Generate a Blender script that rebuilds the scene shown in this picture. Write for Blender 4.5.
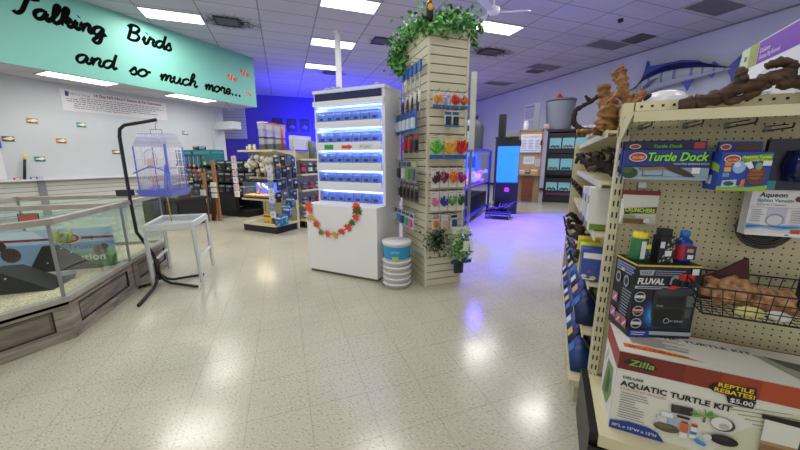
import bpy, bmesh, math, random
from mathutils import Vector, Matrix, noise
random.seed(7)
PI = math.pi
S2 = math.sqrt(2)
R = math.radians
for o in list(bpy.data.objects): bpy.data.objects.remove(o)
SC = bpy.context.scene
COL = SC.collection

# ------------------------------------------------------------------ camera, world, light
cam_d = bpy.data.cameras.new('camera'); cam = bpy.data.objects.new('camera', cam_d); COL.objects.link(cam)
cam.location = (0, 0, 1.28)
cam.rotation_euler = (R(90) - math.atan(65/320), 0, R(25.2))
cam_d.sensor_width = 36; cam_d.lens = 36*320/800; cam_d.clip_start = .02
SC.camera = cam
W = bpy.data.worlds.new('world'); SC.world = W; W.use_nodes = True
W.node_tree.nodes['Background'].inputs[0].default_value = (1, .99, .96, 1)
W.node_tree.nodes['Background'].inputs[1].default_value = .75
SC.view_settings.view_transform = 'Standard'; SC.view_settings.look = 'None'
SC.view_settings.gamma = 1; SC.view_settings.use_curve_mapping = False
SC.view_settings.exposure = 0.05
PANEL_W = 46; PANEL_COL = (1, .97, .92)
def area(name, loc, rot, sx, sy, power, col, spread=None):
    l = bpy.data.lights.new(name, 'AREA'); l.shape = 'RECTANGLE'; l.size = sx; l.size_y = sy; l.energy = power; l.color = col
    if spread: l.spread = spread
    o = bpy.data.objects.new(name, l); COL.objects.link(o); o.location = loc; o.rotation_euler = rot
    return o
def point(name, loc, power, col, r=.1):
    l = bpy.data.lights.new(name, 'POINT'); l.energy = power; l.color = col; l.shadow_soft_size = r
    o = bpy.data.objects.new(name, l); COL.objects.link(o); o.location = loc
    return o
HC, LC = 4.48, 2.99          # high ceiling, low ceiling
def uv2xy(u, v): return ((u-v)/S2, (u+v)/S2)
# fluorescent fixtures that are on: (u0, v0) corner of the 1.22 x 0.61 tile
LIT = [(-2.72, 9.0), (.94, 7.08), (.94, 9.54), (.94, 11.98), (4.6, 7.08), (4.6, 4.64), (4.6, 9.52), (4.6, 11.96), (.94, 4.64), (.94, 2.2), (-2.72, 4.64), (-2.72, 2.2), (-2.72, 6.6), (4.6, 2.2), (-.9, -.3), (2.8, -.3)]
DARKFIX = [(8.26, 4.56), (8.26, 7.0), (8.26, 9.35), (8.26, 11.96)]
for u, v in LIT:
    x, y = uv2xy(u+.61, v+.305)
    pw = PANEL_W * (1 if v > 4 else .55)
    area('ceiling_lamp', (x, y, HC-.05), (0, 0, R(45)), 1.16, .55, pw, PANEL_COL)
for y0 in (3.1, 5.5, .6):
    area('soffit_lamp', (-9.28, y0+.6, LC-.03), (0, 0, R(90)), 1.2, .45, 8, PANEL_COL)
BLUE = (.03, .03, 1)
area('blue_led_rear', (-10.0, 14.5, 2.6), (R(90), 0, R(45)), 5, .5, 200, BLUE)
area('blue_led_up', (-9.2, 12.5, 2.2), (R(180), 0, R(45)), 4, 1.0, 240, BLUE)
area('blue_led_left', (-9.6, 9.2, 1.9), (R(100), 0, R(20)), 1.6, .6, 40, BLUE)
area('blue_led_aisle', (-1.36, 6.9, 1.35), (0, R(-38), 0), .3, 2.4, 230, (.05, .02, 1), R(110))
area('blue_fill_tower', (-.74, 3.7, .62), (0, R(-10), 0), .15, .25, 6, (.08, .05, 1))  # added fill tinting the floor blue beside the tower; no lamp hangs there
area('purple_led_rear', (-3.2, 12.5, 2.3), (R(115), 0, R(-20)), 2, .4, 14, (.5, .15, 1))

# ------------------------------------------------------------------ materials
MATS = {}
def mat(name, col, rough=.6, metal=0, emit=0, emit_col=None, alpha=None, trans=0, noise_s=0, noise_a=.15, bump=0, spec=.5, coat=0, ior=None):
    if name in MATS: return MATS[name]
    m = bpy.data.materials.new(name); m.use_nodes = True; MATS[name] = m
    nt = m.node_tree; b = nt.nodes['Principled BSDF']
    b.inputs['Base Color'].default_value = (*col, 1); b.inputs['Roughness'].default_value = rough; b.inputs['Metallic'].default_value = metal
    b.inputs['Specular IOR Level'].default_value = spec
    if coat: b.inputs['Coat Weight'].default_value = coat; b.inputs['Coat Roughness'].default_value = .08
    if emit: b.inputs['Emission Color'].default_value = (*(emit_col or col), 1); b.inputs['Emission Strength'].default_value = emit
    if alpha is not None: b.inputs['Alpha'].default_value = alpha
    if trans: b.inputs['Transmission Weight'].default_value = trans
    if ior: b.inputs['IOR'].default_value = ior
    if noise_s:
        tc = nt.nodes.new('ShaderNodeTexCoord'); n = nt.nodes.new('ShaderNodeTexNoise'); n.inputs['Scale'].default_value = noise_s; n.inputs['Detail'].default_value = 4
        nt.links.new(tc.outputs['Object'], n.inputs['Vector'])
        r = nt.nodes.new('ShaderNodeValToRGB'); r.color_ramp.elements[0].position = .3; r.color_ramp.elements[1].position = .7
        r.color_ramp.elements[0].color = (*[max(0, c*(1-noise_a)) for c in col], 1); r.color_ramp.elements[1].color = (*[min(1, c*(1+noise_a)) for c in col], 1)
        nt.links.new(n.outputs['Fac'], r.inputs[0]); nt.links.new(r.outputs[0], b.inputs['Base Color'])
        if bump:
            bp = nt.nodes.new('ShaderNodeBump'); bp.inputs['Strength'].default_value = bump; bp.inputs['Distance'].default_value = .01
            nt.links.new(n.outputs['Fac'], bp.inputs['Height']); nt.links.new(bp.outputs[0], b.inputs['Normal'])
    return m
def C3(h):
    h = h.lstrip('#'); c = [int(h[i:i+2], 16)/255 for i in (0, 2, 4)]
    return tuple(((v+.055)/1.055)**2.4 if v > .04045 else v/12.92 for v in c)
def pm(h, rough=.5, **k): return mat('paint_'+h+'_%d' % (rough*100), C3(h), rough, **k)
def math_n(nt, op, a, b=None, c=None):
    n = nt.nodes.new('ShaderNodeMath'); n.operation = op
    for i, v in enumerate((a, b, c)):
        if v is None: continue
        if isinstance(v, (int, float)): n.inputs[i].default_value = v
        else: nt.links.new(v, n.inputs[i])
    return n.outputs[0]
def mixc(nt, fac, a, b):
    n = nt.nodes.new('ShaderNodeMix'); n.data_type = 'RGBA'
    for i, v in ((0, fac), (6, a), (7, b)):
        if isinstance(v, tuple): n.inputs[i].default_value = (*v, 1)
        elif isinstance(v, (int, float)): n.inputs[i].default_value = v
        else: nt.links.new(v, n.inputs[i])
    return n.outputs[2]
def grid_line(nt, coord, off, period, w):
    a = math_n(nt, 'SUBTRACT', coord, off); a = math_n(nt, 'DIVIDE', a, period); a = math_n(nt, 'FRACT', a)
    a = math_n(nt, 'SUBTRACT', a, .5); a = math_n(nt, 'ABSOLUTE', a)
    return math_n(nt, 'GREATER_THAN', a, .5 - w/period/2)
def rotated_uv(nt):
    g = nt.nodes.new('ShaderNodeNewGeometry'); s = nt.nodes.new('ShaderNodeSeparateXYZ'); nt.links.new(g.outputs['Position'], s.inputs[0])
    u = math_n(nt, 'MULTIPLY', math_n(nt, 'ADD', s.outputs[0], s.outputs[1]), 1/S2)
    v = math_n(nt, 'MULTIPLY', math_n(nt, 'SUBTRACT', s.outputs[1], s.outputs[0]), 1/S2)
    return g, s, u, v
def noise_n(nt, vec, scale, detail=2):
    n = nt.nodes.new('ShaderNodeTexNoise'); n.inputs['Scale'].default_value = scale; n.inputs['Detail'].default_value = detail
    if vec: nt.links.new(vec, n.inputs['Vector'])
    return n.outputs['Fac']

def floor_mat():
    m = bpy.data.materials.new('vinyl_tile_floor'); m.use_nodes = True; nt = m.node_tree; b = nt.nodes['Principled BSDF']
    g, s, u, v = rotated_uv(nt)
    P = g.outputs['Position']
    T = .305
    l1 = grid_line(nt, u, .05, T, .004); l2 = grid_line(nt, v, .02, T, .004)
    line = math_n(nt, 'MAXIMUM', l1, l2)
    fu = math_n(nt, 'FLOOR', math_n(nt, 'DIVIDE', math_n(nt, 'SUBTRACT', u, .05+T/2), T)); fv = math_n(nt, 'FLOOR', math_n(nt, 'DIVIDE', math_n(nt, 'SUBTRACT', v, .02+T/2), T))
    cb = nt.nodes.new('ShaderNodeCombineXYZ'); nt.links.new(fu, cb.inputs[0]); nt.links.new(fv, cb.inputs[1])
    wn = nt.nodes.new('ShaderNodeTexWhiteNoise'); nt.links.new(cb.outputs[0], wn.inputs['Vector'])
    base = mixc(nt, wn.outputs['Value'], C3('#b6b2a0'), C3('#bbb7a5'))
    # elongated flakes of the vinyl pattern
    mp = nt.nodes.new('ShaderNodeMapping'); mp.inputs['Rotation'].default_value = (0, 0, R(20)); mp.inputs['Scale'].default_value = (55, 130, 1)
    nt.links.new(P, mp.inputs['Vector'])
    fl = noise_n(nt, mp.outputs[0], 1.0, 3)
    dk = nt.nodes.new('ShaderNodeMapRange'); nt.links.new(fl, dk.inputs[0]); dk.inputs[1].default_value = .34; dk.inputs[2].default_value = .42; dk.inputs[3].default_value = .8; dk.inputs[4].default_value = 0
    lt = nt.nodes.new('ShaderNodeMapRange'); nt.links.new(fl, lt.inputs[0]); lt.inputs[1].default_value = .60; lt.inputs[2].default_value = .66; lt.inputs[3].default_value = 0; lt.inputs[4].default_value = .5
    c = mixc(nt, dk.outputs[0], base, C3('#7d786c')); c = mixc(nt, lt.outputs[0], c, C3('#dcd8cc'))
    big = noise_n(nt, P, .8, 3)
    bm = nt.nodes.new('ShaderNodeMapRange'); nt.links.new(big, bm.inputs[0]); bm.inputs[1].default_value = .35; bm.inputs[2].default_value = .7; bm.inputs[3].default_value = 0; bm.inputs[4].default_value = .22
    c = mixc(nt, bm.outputs[0], c, C3('#a09a86'))
    c = mixc(nt, math_n(nt, 'MULTIPLY', line, .36), c, C3('#6f6a5e'))
    nt.links.new(c, b.inputs['Base Color'])
    rr = nt.nodes.new('ShaderNodeMapRange'); nt.links.new(noise_n(nt, P, 3.5, 4), rr.inputs[0]); rr.inputs[3].default_value = .10; rr.inputs[4].default_value = .30
    nt.links.new(rr.outputs[0], b.inputs['Roughness'])
    bp = nt.nodes.new('ShaderNodeBump'); bp.inputs['Strength'].default_value = .12; bp.inputs['Distance'].default_value = .004
    hh = math_n(nt, 'SUBTRACT', noise_n(nt, P, 14, 2), math_n(nt, 'MULTIPLY', line, .4)); nt.links.new(hh, bp.inputs['Height']); nt.links.new(bp.outputs[0], b.inputs['Normal'])
    b.inputs['Specular IOR Level'].default_value = .5
    return m
def ceiling_mat(soot):
    m = bpy.data.materials.new('acoustic_tile_ceiling'); m.use_nodes = True; nt = m.node_tree; b = nt.nodes['Principled BSDF']
    g, s, u, v = rotated_uv(nt); P = g.outputs['Position']
    line = math_n(nt, 'MAXIMUM', grid_line(nt, u, .94, 1.22, .03), grid_line(nt, v, 7.08, .61, .024))
    fis = noise_n(nt, P, 60, 3)
    c = mixc(nt, fis, C3('#b4b2b8'), C3('#d6d4da'))
    fv = math_n(nt, 'FLOOR', math_n(nt, 'DIVIDE', v, .61)); fu = math_n(nt, 'FLOOR', math_n(nt, 'DIVIDE', math_n(nt, 'SUBTRACT', u, .94), 1.22))
    cb = nt.nodes.new('ShaderNodeCombineXYZ'); nt.links.new(fu, cb.inputs[0]); nt.links.new(fv, cb.inputs[1])
    wn = nt.nodes.new('ShaderNodeTexWhiteNoise'); nt.links.new(cb.outputs[0], wn.inputs['Vector'])
    c = mixc(nt, math_n(nt, 'MULTIPLY', wn.outputs['Value'], .3), c, C3('#a8a6ac'))
    for (su, sv, rx, ry) in soot:
        du = math_n(nt, 'DIVIDE', math_n(nt, 'SUBTRACT', u, su), rx); dv = math_n(nt, 'DIVIDE', math_n(nt, 'SUBTRACT', v, sv), ry)
        d = math_n(nt, 'SQRT', math_n(nt, 'ADD', math_n(nt, 'MULTIPLY', du, du), math_n(nt, 'MULTIPLY', dv, dv)))
        d = math_n(nt, 'ADD', d, math_n(nt, 'MULTIPLY', math_n(nt, 'SUBTRACT', noise_n(nt, P, 12, 5), .5), 1.6))
        mr = nt.nodes.new('ShaderNodeMapRange'); nt.links.new(d, mr.inputs[0]); mr.inputs[1].default_value = .45; mr.inputs[2].default_value = 1.1; mr.inputs[3].default_value = .95; mr.inputs[4].default_value = 0
        c = mixc(nt, mr.outputs[0], c, C3('#141216'))
    c = mixc(nt, math_n(nt, 'MULTIPLY', line, .6), c, C3('#55535a'))
    nt.links.new(c, b.inputs['Base Color']); b.inputs['Roughness'].default_value = .9; b.inputs['Specular IOR Level'].default_value = .1
    return m
def stripe_mat(name, col, dark, period, w, axis=2, off=0, rough=.6):
    if name in MATS: return MATS[name]
    m = bpy.data.materials.new(name); m.use_nodes = True; MATS[name] = m; nt = m.node_tree; b = nt.nodes['Principled BSDF']
    tc = nt.nodes.new('ShaderNodeTexCoord'); s = nt.nodes.new('ShaderNodeSeparateXYZ'); nt.links.new(tc.outputs['Object'], s.inputs[0])
    l = grid_line(nt, s.outputs[axis], off, period, w)
    nt.links.new(mixc(nt, l, col, dark), b.inputs['Base Color']); b.inputs['Roughness'].default_value = rough
    return m
def peg_mat(name, col, ax=(0, 2), period=.0254, r=.0032):
    if name in MATS: return MATS[name]
    m = bpy.data.materials.new(name); m.use_nodes = True; MATS[name] = m; nt = m.node_tree; b = nt.nodes['Principled BSDF']
    tc = nt.nodes.new('ShaderNodeTexCoord'); s = nt.nodes.new('ShaderNodeSeparateXYZ'); nt.links.new(tc.outputs['Object'], s.inputs[0])
    def cc(o):
        f = math_n(nt, 'FRACT', math_n(nt, 'DIVIDE', o, period)); f = math_n(nt, 'SUBTRACT', f, .5); f = math_n(nt, 'MULTIPLY', f, period)
        return math_n(nt, 'MULTIPLY', f, f)
    d = math_n(nt, 'SQRT', math_n(nt, 'ADD', cc(s.outputs[ax[0]]), cc(s.outputs[ax[1]])))
    hole = math_n(nt, 'LESS_THAN', d, r)
    n = noise_n(nt, tc.outputs['Object'], 9, 4)
    base = mixc(nt, n, tuple(c*.9 for c in col), tuple(min(1, c*1.08) for c in col))
    nt.links.new(mixc(nt, hole, base, (.012, .011, .008)), b.inputs['Base Color']); b.inputs['Roughness'].default_value = .55
    return m
def wood_mat(name, c1, c2, scale=(3, 3, 30), rough=.6):
    if name in MATS: return MATS[name]
    m = bpy.data.materials.new(name); m.use_nodes = True; MATS[name] = m; nt = m.node_tree; b = nt.nodes['Principled BSDF']
    tc = nt.nodes.new('ShaderNodeTexCoord'); mp = nt.nodes.new('ShaderNodeMapping'); mp.inputs['Scale'].default_value = scale; nt.links.new(tc.outputs['Object'], mp.inputs[0])
    n = noise_n(nt, mp.outputs[0], 1.6, 6)
    r = nt.nodes.new('ShaderNodeMapRange'); nt.links.new(n, r.inputs[0]); r.inputs[1].default_value = .3; r.inputs[2].default_value = .7
    nt.links.new(mixc(nt, r.outputs[0], c1, c2), b.inputs['Base Color']); b.inputs['Roughness'].default_value = rough
    bp = nt.nodes.new('ShaderNodeBump'); bp.inputs['Strength'].default_value = .5; bp.inputs['Distance'].default_value = .006; nt.links.new(n, bp.inputs['Height']); nt.links.new(bp.outputs[0], b.inputs['Normal'])
    return m
def speckle_mat(name, cols, scale, rough=.8):
    if name in MATS: return MATS[name]
    m = bpy.data.materials.new(name); m.use_nodes = True; MATS[name] = m; nt = m.node_tree; b = nt.nodes['Principled BSDF']
    tc = nt.nodes.new('ShaderNodeTexCoord'); v = nt.nodes.new('ShaderNodeTexVoronoi'); v.inputs['Scale'].default_value = scale; nt.links.new(tc.outputs['Object'], v.inputs['Vector'])
    r = nt.nodes.new('ShaderNodeValToRGB'); r.color_ramp.interpolation = 'CONSTANT'
    s = nt.nodes.new('ShaderNodeSeparateColor'); nt.links.new(v.outputs['Color'], s.inputs[0]); nt.links.new(s.outputs[0], r.inputs[0])
    e = r.color_ramp.elements
    while len(e) < len(cols): e.new(.5)
    for i, c in enumerate(cols): e[i].position = i/len(cols); e[i].color = (*c, 1)
    nt.links.new(r.outputs[0], b.inputs['Base Color']); b.inputs['Roughness'].default_value = rough
    return m
def glass_mat(name='clear_glass', tint=(.95, 1, .985), a=.1):
    if name in MATS: return MATS[name]
    m = bpy.data.materials.new(name); m.use_nodes = True; MATS[name] = m; nt = m.node_tree
    nt.nodes.remove(nt.nodes['Principled BSDF']); out = nt.nodes['Material Output']
    t = nt.nodes.new('ShaderNodeBsdfTransparent'); t.inputs[0].default_value = (*tint, 1)
    g = nt.nodes.new('ShaderNodeBsdfGlossy'); g.inputs['Roughness'].default_value = .03
    fr = nt.nodes.new('ShaderNodeFresnel'); fr.inputs[0].default_value = 1.45
    mx = nt.nodes.new('ShaderNodeMixShader'); nt.links.new(math_n(nt, 'ADD', math_n(nt, 'MULTIPLY', fr.outputs[0], .22), a*.2), mx.inputs[0]); nt.links.new(t.outputs[0], mx.inputs[1]); nt.links.new(g.outputs[0], mx.inputs[2])
    nt.links.new(mx.outputs[0], out.inputs[0])
    return m

WHITE = mat('white_paint', C3('#d9d9dc'), .6, noise_s=2, noise_a=.04)
WALL = mat('wall_paint', C3('#c3c9cc'), .8, noise_s=1.2, noise_a=.04)
GLOSSW = mat('white_laminate', C3('#eeeef0'), .25)
CREAM = mat('cream_metal', C3('#cfc9a6'), .45, noise_s=6, noise_a=.06)
CREAMD = mat('cream_metal_worn', C3('#b9b08c'), .5, noise_s=10, noise_a=.15)
BLACK = mat('black_metal', C3('#101012'), .4)
BLACKP = mat('black_plastic', C3('#141416'), .35)
DARK = mat('dark_grey', C3('#2a2a2e'), .5)
GREY = mat('grey_metal', C3('#8b8d90'), .4, .3)
CHROME = mat('chrome_wire', C3('#9a9a9c'), .25, .9)
WPLAST = mat('white_plastic', C3('#dcdcdc'), .35)
CARD = mat('white_card', C3('#dadada'), .5)
PEG = peg_mat('cream_pegboard', C3('#cdc5a0'))
PEGY = peg_mat('cream_pegboard_side', C3('#b9ae88'), (1, 2))
SLATC = mat('slatwall_cream', C3('#d3cdb6'), .55, noise_s=5, noise_a=.05)
GLASS = glass_mat()
BLUEP = pm('2b4fb4'); REDP = pm('b52520'); TXT = pm('101012', .5)
WOODD = wood_mat('dark_driftwood', C3('#120b07'), C3('#563e2c'), (14, 14, 40), .7)
WOODL = wood_mat('orange_driftwood', C3('#3c200c'), C3('#b88450'), (16, 16, 34), .7)
WOODK = wood_mat('blackish_driftwood', C3('#120d0a'), C3('#33261d'), (12, 12, 12), .8)
BARN = wood_mat('weathered_pine', C3('#776d62'), C3('#a69c90'), (3, 3, 22), .75)
BARND = wood_mat('weathered_pine_dark', C3('#6a6056'), C3('#90867a'), (3, 3, 22), .75)
PLANKW = wood_mat('brown_plank', C3('#7a5232'), C3('#a87a50'), (20, 20, 3), .6)

# ------------------------------------------------------------------ mesh builder
def frame(o, u, v):
    u = Vector(u).normalized(); v = Vector(v).normalized(); n = u.cross(v).normalized(); v = n.cross(u)
    M = Matrix.Identity(4)
    for i in range(3): M[i][0] = u[i]; M[i][1] = v[i]; M[i][2] = n[i]; M[i][3] = o[i]
    return M
def TR(x=0, y=0, z=0, rz=0, rx=0, ry=0, s=1):
    return Matrix.Translation((x, y, z)) @ Matrix.Rotation(rz, 4, 'Z') @ Matrix.Rotation(ry, 4, 'Y') @ Matrix.Rotation(rx, 4, 'X') @ Matrix.Scale(s, 4)
_tc = {}
def text_geo(s):
    if s in _tc: return _tc[s]
    c = bpy.data.curves.new('t', 'FONT'); c.body = s; c.size = 1; c.resolution_u = 2; c.fill_mode = 'FRONT'
    o = bpy.data.objects.new('t', c); COL.objects.link(o); dg = bpy.context.evaluated_depsgraph_get(); dg.update()
    me = bpy.data.meshes.new_from_object(o.evaluated_get(dg)); v = [tuple(x.co) for x in me.vertices]; f = [tuple(p.vertices) for p in me.polygons]
    bpy.data.meshes.remove(me); bpy.data.objects.remove(o); bpy.data.curves.remove(c)
    xs = [p[0] for p in v] or [0]; w = max(xs)-min(xs)
    _tc[s] = (v, f, min(xs), w); return _tc[s]
class MB:
    def __init__(s, m=None): s.v = []; s.f = []; s.fi = []; s.sm = []; s.mats = []; s.M = Matrix.Identity(4); s.k = 0; s.smooth = False; s.layer = 0; s.use(m or WHITE)
    def use(s, m):
        if m not in s.mats: s.mats.append(m)
        s.k = s.mats.index(m); return s
    def at(s, M): s.M = M; return s
    def add(s, vs, fs, smooth=None):
        b = len(s.v); s.v += [tuple(s.M @ Vector(p)) for p in vs]
        for f in fs: s.f.append([b+i for i in f]); s.fi.append(s.k); s.sm.append(s.smooth if smooth is None else smooth)
        return s
    def box(s, x0, x1, y0, y1, z0, z1):
        return s.add([(x0,y0,z0),(x1,y0,z0),(x1,y1,z0),(x0,y1,z0),(x0,y0,z1),(x1,y0,z1),(x1,y1,z1),(x0,y1,z1)],
            [(0,3,2,1),(4,5,6,7),(0,1,5,4),(1,2,6,5),(2,3,7,6),(3,0,4,7)], False)
    def bar(s, a, b, w=.02, h=None):
        h = h or w; a = Vector(a); b = Vector(b); d = (b-a).normalized(); up = Vector((0,0,1)) if abs(d.z) < .95 else Vector((0,1,0))
        x = d.cross(up).normalized()*w/2; y = x.cross(d).normalized()*h/2
        vs = [tuple(p+i*x+j*y) for p in (a, b) for i, j in ((-1,-1),(1,-1),(1,1),(-1,1))]
        return s.add(vs, [(0,1,2,3),(7,6,5,4),(0,4,5,1),(1,5,6,2),(2,6,7,3),(3,7,4,0)], False)
    def tube(s, pts, r, n=8, closed=False, flat=None):
        pts = [Vector(p) for p in pts]; N = len(pts); vs = []; fs = []
        up = None
        for i, p in enumerate(pts):
            d = (pts[min(i+1, N-1)]-pts[max(i-1, 0)])
            if d.length < 1e-9: d = Vector((0,0,1))
            d.normalize()
            if up is None: up = Vector((0,0,1)) if abs(d.z) < .9 else Vector((1,0,0))
            x = d.cross(up)
            if x.length < 1e-5: x = d.orthogonal()
            x.normalize(); y = x.cross(d).normalized(); up = y
            rr = r[i] if isinstance(r, (list, tuple)) else r
            for k in range(n):
                a = 2*PI*k/n; vs.append(tuple(p + x*math.cos(a)*rr + y*math.sin(a)*rr))
        for i in range(N-1):
            for k in range(n): fs.append((i*n+k, i*n+(k+1) % n, (i+1)*n+(k+1) % n, (i+1)*n+k))
        fs.append(tuple(reversed(range(n)))); fs.append(tuple(range((N-1)*n, N*n)))
        return s.add(vs, fs, True)
    def lathe(s, prof, c=(0,0,0), n=20, cap=True):
        vs = []; fs = []
        for (r, z) in prof:
            for k in range(n): a = 2*PI*k/n; vs.append((c[0]+r*math.cos(a), c[1]+r*math.sin(a), c[2]+z))
        for i in range(len(prof)-1):
            for k in range(n): fs.append((i*n+k, i*n+(k+1) % n, (i+1)*n+(k+1) % n, (i+1)*n+k))
        if cap: fs.append(tuple(reversed(range(n)))); fs.append(tuple(range((len(prof)-1)*n, len(prof)*n)))
        return s.add(vs, fs, True)
    def ball(s, c, r, n=10, m=7):
        if not isinstance(r, (tuple, list)): r = (r, r, r)
        vs = [(c[0], c[1], c[2]-r[2])]; fs = []
        for i in range(1, m):
            t = PI*i/m
            for k in range(n): a = 2*PI*k/n; vs.append((c[0]+r[0]*math.sin(t)*math.cos(a), c[1]+r[1]*math.sin(t)*math.sin(a), c[2]-r[2]*math.cos(t)))
        vs.append((c[0], c[1], c[2]+r[2])); L = len(vs)-1
        for k in range(n): fs.append((0, 1+(k+1) % n, 1+k)); fs.append((L, 1+(m-2)*n+k, 1+(m-2)*n+(k+1) % n))
        for i in range(m-2):
            for k in range(n): fs.append((1+i*n+k, 1+i*n+(k+1) % n, 1+(i+1)*n+(k+1) % n, 1+(i+1)*n+k))
        return s.add(vs, fs, True)
    def prism(s, poly, z0, z1):
        n = len(poly); vs = [(x, y, z0) for x, y in poly]+[(x, y, z1) for x, y in poly]
        fs = [tuple(reversed(range(n))), tuple(range(n, 2*n))]+[(i, (i+1) % n, n+(i+1) % n, n+i) for i in range(n)]
        return s.add(vs, fs, False)
    # printing on a face: s.M must be a frame(), coordinates in the face plane
    def pr(s, m, poly, lift=.0006):
        s.use(m); s.layer += 1; z = lift + s.layer*.00012
        return s.add([(x, y, z) for x, y in poly], [tuple(range(len(poly)))], False)
    def prr(s, m, x0, y0, x1, y1): return s.pr(m, [(x0,y0),(x1,y0),(x1,y1),(x0,y1)])
    def pell(s, m, cx, cy, rx, ry, n=18): return s.pr(m, [(cx+rx*math.cos(2*PI*k/n), cy+ry*math.sin(2*PI*k/n)) for k in range(n)])
    def text(s, m, t, x, y, size, width=None, rot=0, shear=0, bold=0):
        v, f, x0, w = text_geo(t); s.use(m); s.layer += 1; z = .0006+s.layer*.00012
        sx = size if width is None else width/w
        for dx, dy in ([(0, 0)] if not bold else [(0, 0), (bold, 0), (0, bold), (bold, bold)]):
            vs = []
            for p in v:
                a = (p[0]-x0)*sx+p[1]*size*shear+dx; b = p[1]*size+dy
                vs.append((x+a*math.cos(rot)-b*math.sin(rot), y+a*math.sin(rot)+b*math.cos(rot), z))
            z += .00004
            s.add(vs, f, False)
        return s
    def lines(s, m, x0, y0, x1, n, dy, h, jitter=.3):
        for i in range(n):
            e = x1-(x1-x0)*random.random()*jitter
            s.prr(m, x0, y0-i*dy, e, y0-i*dy+h)
        return s
    def mesh(s, name):
        me = bpy.data.meshes.new(name); me.from_pydata(s.v, [], s.f); me.update()
        for m in s.mats: me.materials.append(m)
        me.polygons.foreach_set('material_index', s.fi); me.polygons.foreach_set('use_smooth', s.sm)
        return me
    def build(s, name, parent=None, loc=None, bevel=0, **t):
        o = bpy.data.objects.new(name, s.mesh(name)); COL.objects.link(o)
        if parent: o.parent = parent
        if loc: o.location = loc
        if bevel:
            b = o.modifiers.new('bevel', 'BEVEL'); b.width = bevel; b.segments = 2; b.limit_method = 'ANGLE'
        tagp(o, **t); return o
def tagp(o, label=None, cat=None, group=None, kind=None):
    if label: o['label'] = label
    if cat: o['category'] = cat
    if group: o['group'] = group
    if kind: o['kind'] = kind
    return o
def thing(name, label, cat, loc=(0,0,0), rz=0, group=None):
    o = bpy.data.objects.new(name, None); COL.objects.link(o); o.location = loc; o.rotation_euler = (0, 0, rz); o.empty_display_size = .1
    return tagp(o, label, cat, group)
def struct(mb, name, parent=None, **k): return mb.build(name, parent, kind=None if parent else 'structure', **k)
def dup(root, loc=None, rz=None, label=None, group=None):
    c = root.copy(); COL.objects.link(c)
    if loc is not None: c.location = loc
    if rz is not None: c.rotation_euler = (0, 0, rz)
    if label: c['label'] = label
    if group: c['group'] = group
    for ch in list(root.children):
        d = ch.copy(); COL.objects.link(d); d.parent = c
        for g in list(ch.children): e = g.copy(); COL.objects.link(e); e.parent = d
    return c
def spline(pts, n=6):
    out = []; P = [Vector((*p, 0)) if len(p) == 2 else Vector(p) for p in pts]
    for i in range(len(P)-1):
        a = P[max(i-1, 0)]; b = P[i]; c = P[i+1]; d = P[min(i+2, len(P)-1)]
        for k in range(n):
            t = k/n; out.append(.5*((2*b)+(c-a)*t+(2*a-5*b+4*c-d)*t*t+(3*b-a-3*c+d)*t**3))
    out.append(P[-1]); return out
def branch(mb, pts, r0, r1, n=9, wob=.25, seg=5):
    P = spline(pts, seg+5); N = len(P)
    rr = [(r0+(r1-r0)*i/(N-1))*(1+wob*(noise.noise(P[i]*23+Vector((3.1, 1.7, i*.37))))*1.6) for i in range(N)]
    Q = [p+Vector([noise.noise(p*17+Vector((k*9.1, 0, 0)))*r0*.5 for k in range(3)]) for p in P]
    k0 = len(mb.v); mb.tube(Q, rr, n+4)
    for i in range(k0, len(mb.v)):
        v = Vector(mb.v[i]); c = Q[min(N-1, (i-k0)//(n+4))]; d = v-c
        f = 1+.18*noise.noise(v*60)+.26*noise.noise(Vector((v.x*160, v.y*160, v.z*30)))
        mb.v[i] = tuple(c+d*f)

# ================================================================== STRUCTURE
struct(MB(floor_mat()).box(-18, 12, -3, 24, -.1, 0), 'floor')
SOOT = [(-.95, 9.25, .62, .42), (2.85, 9.2, .42, .3), (6.15, 8.95, .75, .45), (2.0, 13.0, .5, .3)]
CEIL = ceiling_mat(SOOT)
struct(MB(CEIL).box(-18, 12, -3, 24, HC, HC+.1), 'ceiling')
mb = MB(WALL).at(frame((-6.0, 20.7, 0), (1, -1, 0), (0, 0, 1))); mb.box(0, 26, 0, HC, -.1, 0); struct(mb, 'wall_right')
mb = MB(DARK).at(frame((-6.0, 20.7, 0), (1, -1, 0), (0, 0, 1))); mb.box(0, 26, 0, .1, 0, .012); struct(mb, 'baseboard_right')
mb = MB(GREY).at(frame((-6.0, 20.7, 0), (1, -1, 0), (0, 0, 1))); mb.box(0, 26, HC-.035, HC-.002, 0, .03); struct(mb, 'trim_1')
mb = MB(mat('blue_wall_paint', C3('#5850a8'), .8, noise_s=1, noise_a=.05)).at(frame((-18, 8, 0), (1, 1, 0), (0, 0, 1))); mb.box(-4, 18.2, 0, HC, -.1, 0); struct(mb, 'wall_rear')
struct(MB(WALL).box(-10.4, -10.3, -3, 7.3, 0, HC), 'wall_left')
struct(MB(WALL).box(-10.72, -10.24, 7.3, 7.7, 0, LC), 'wall_pillar')
struct(MB(WALL).box(-10.24, -9.4, 7.35, 7.7, 2.27, 2.5), 'wall_header')
struct(MB(CEIL).box(-10.3, -9.055, -3, 7.95, LC, LC+.05), 'ceiling_soffit')
TEAL = mat('teal_paint', C3('#7cc2b2'), .55, noise_s=1, noise_a=.03)
mb = MB(WALL).box(-10.3, -9.06, 7.95, 8.05, LC, HC)
mb.use(TEAL).box(-9.06, -9.0, -3, 8.05, LC-.01, HC); bulk = struct(mb, 'wall_bulkhead')
INK = mat('lettering_black', C3('#0a0a0a'), .9, spec=.05)
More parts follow.
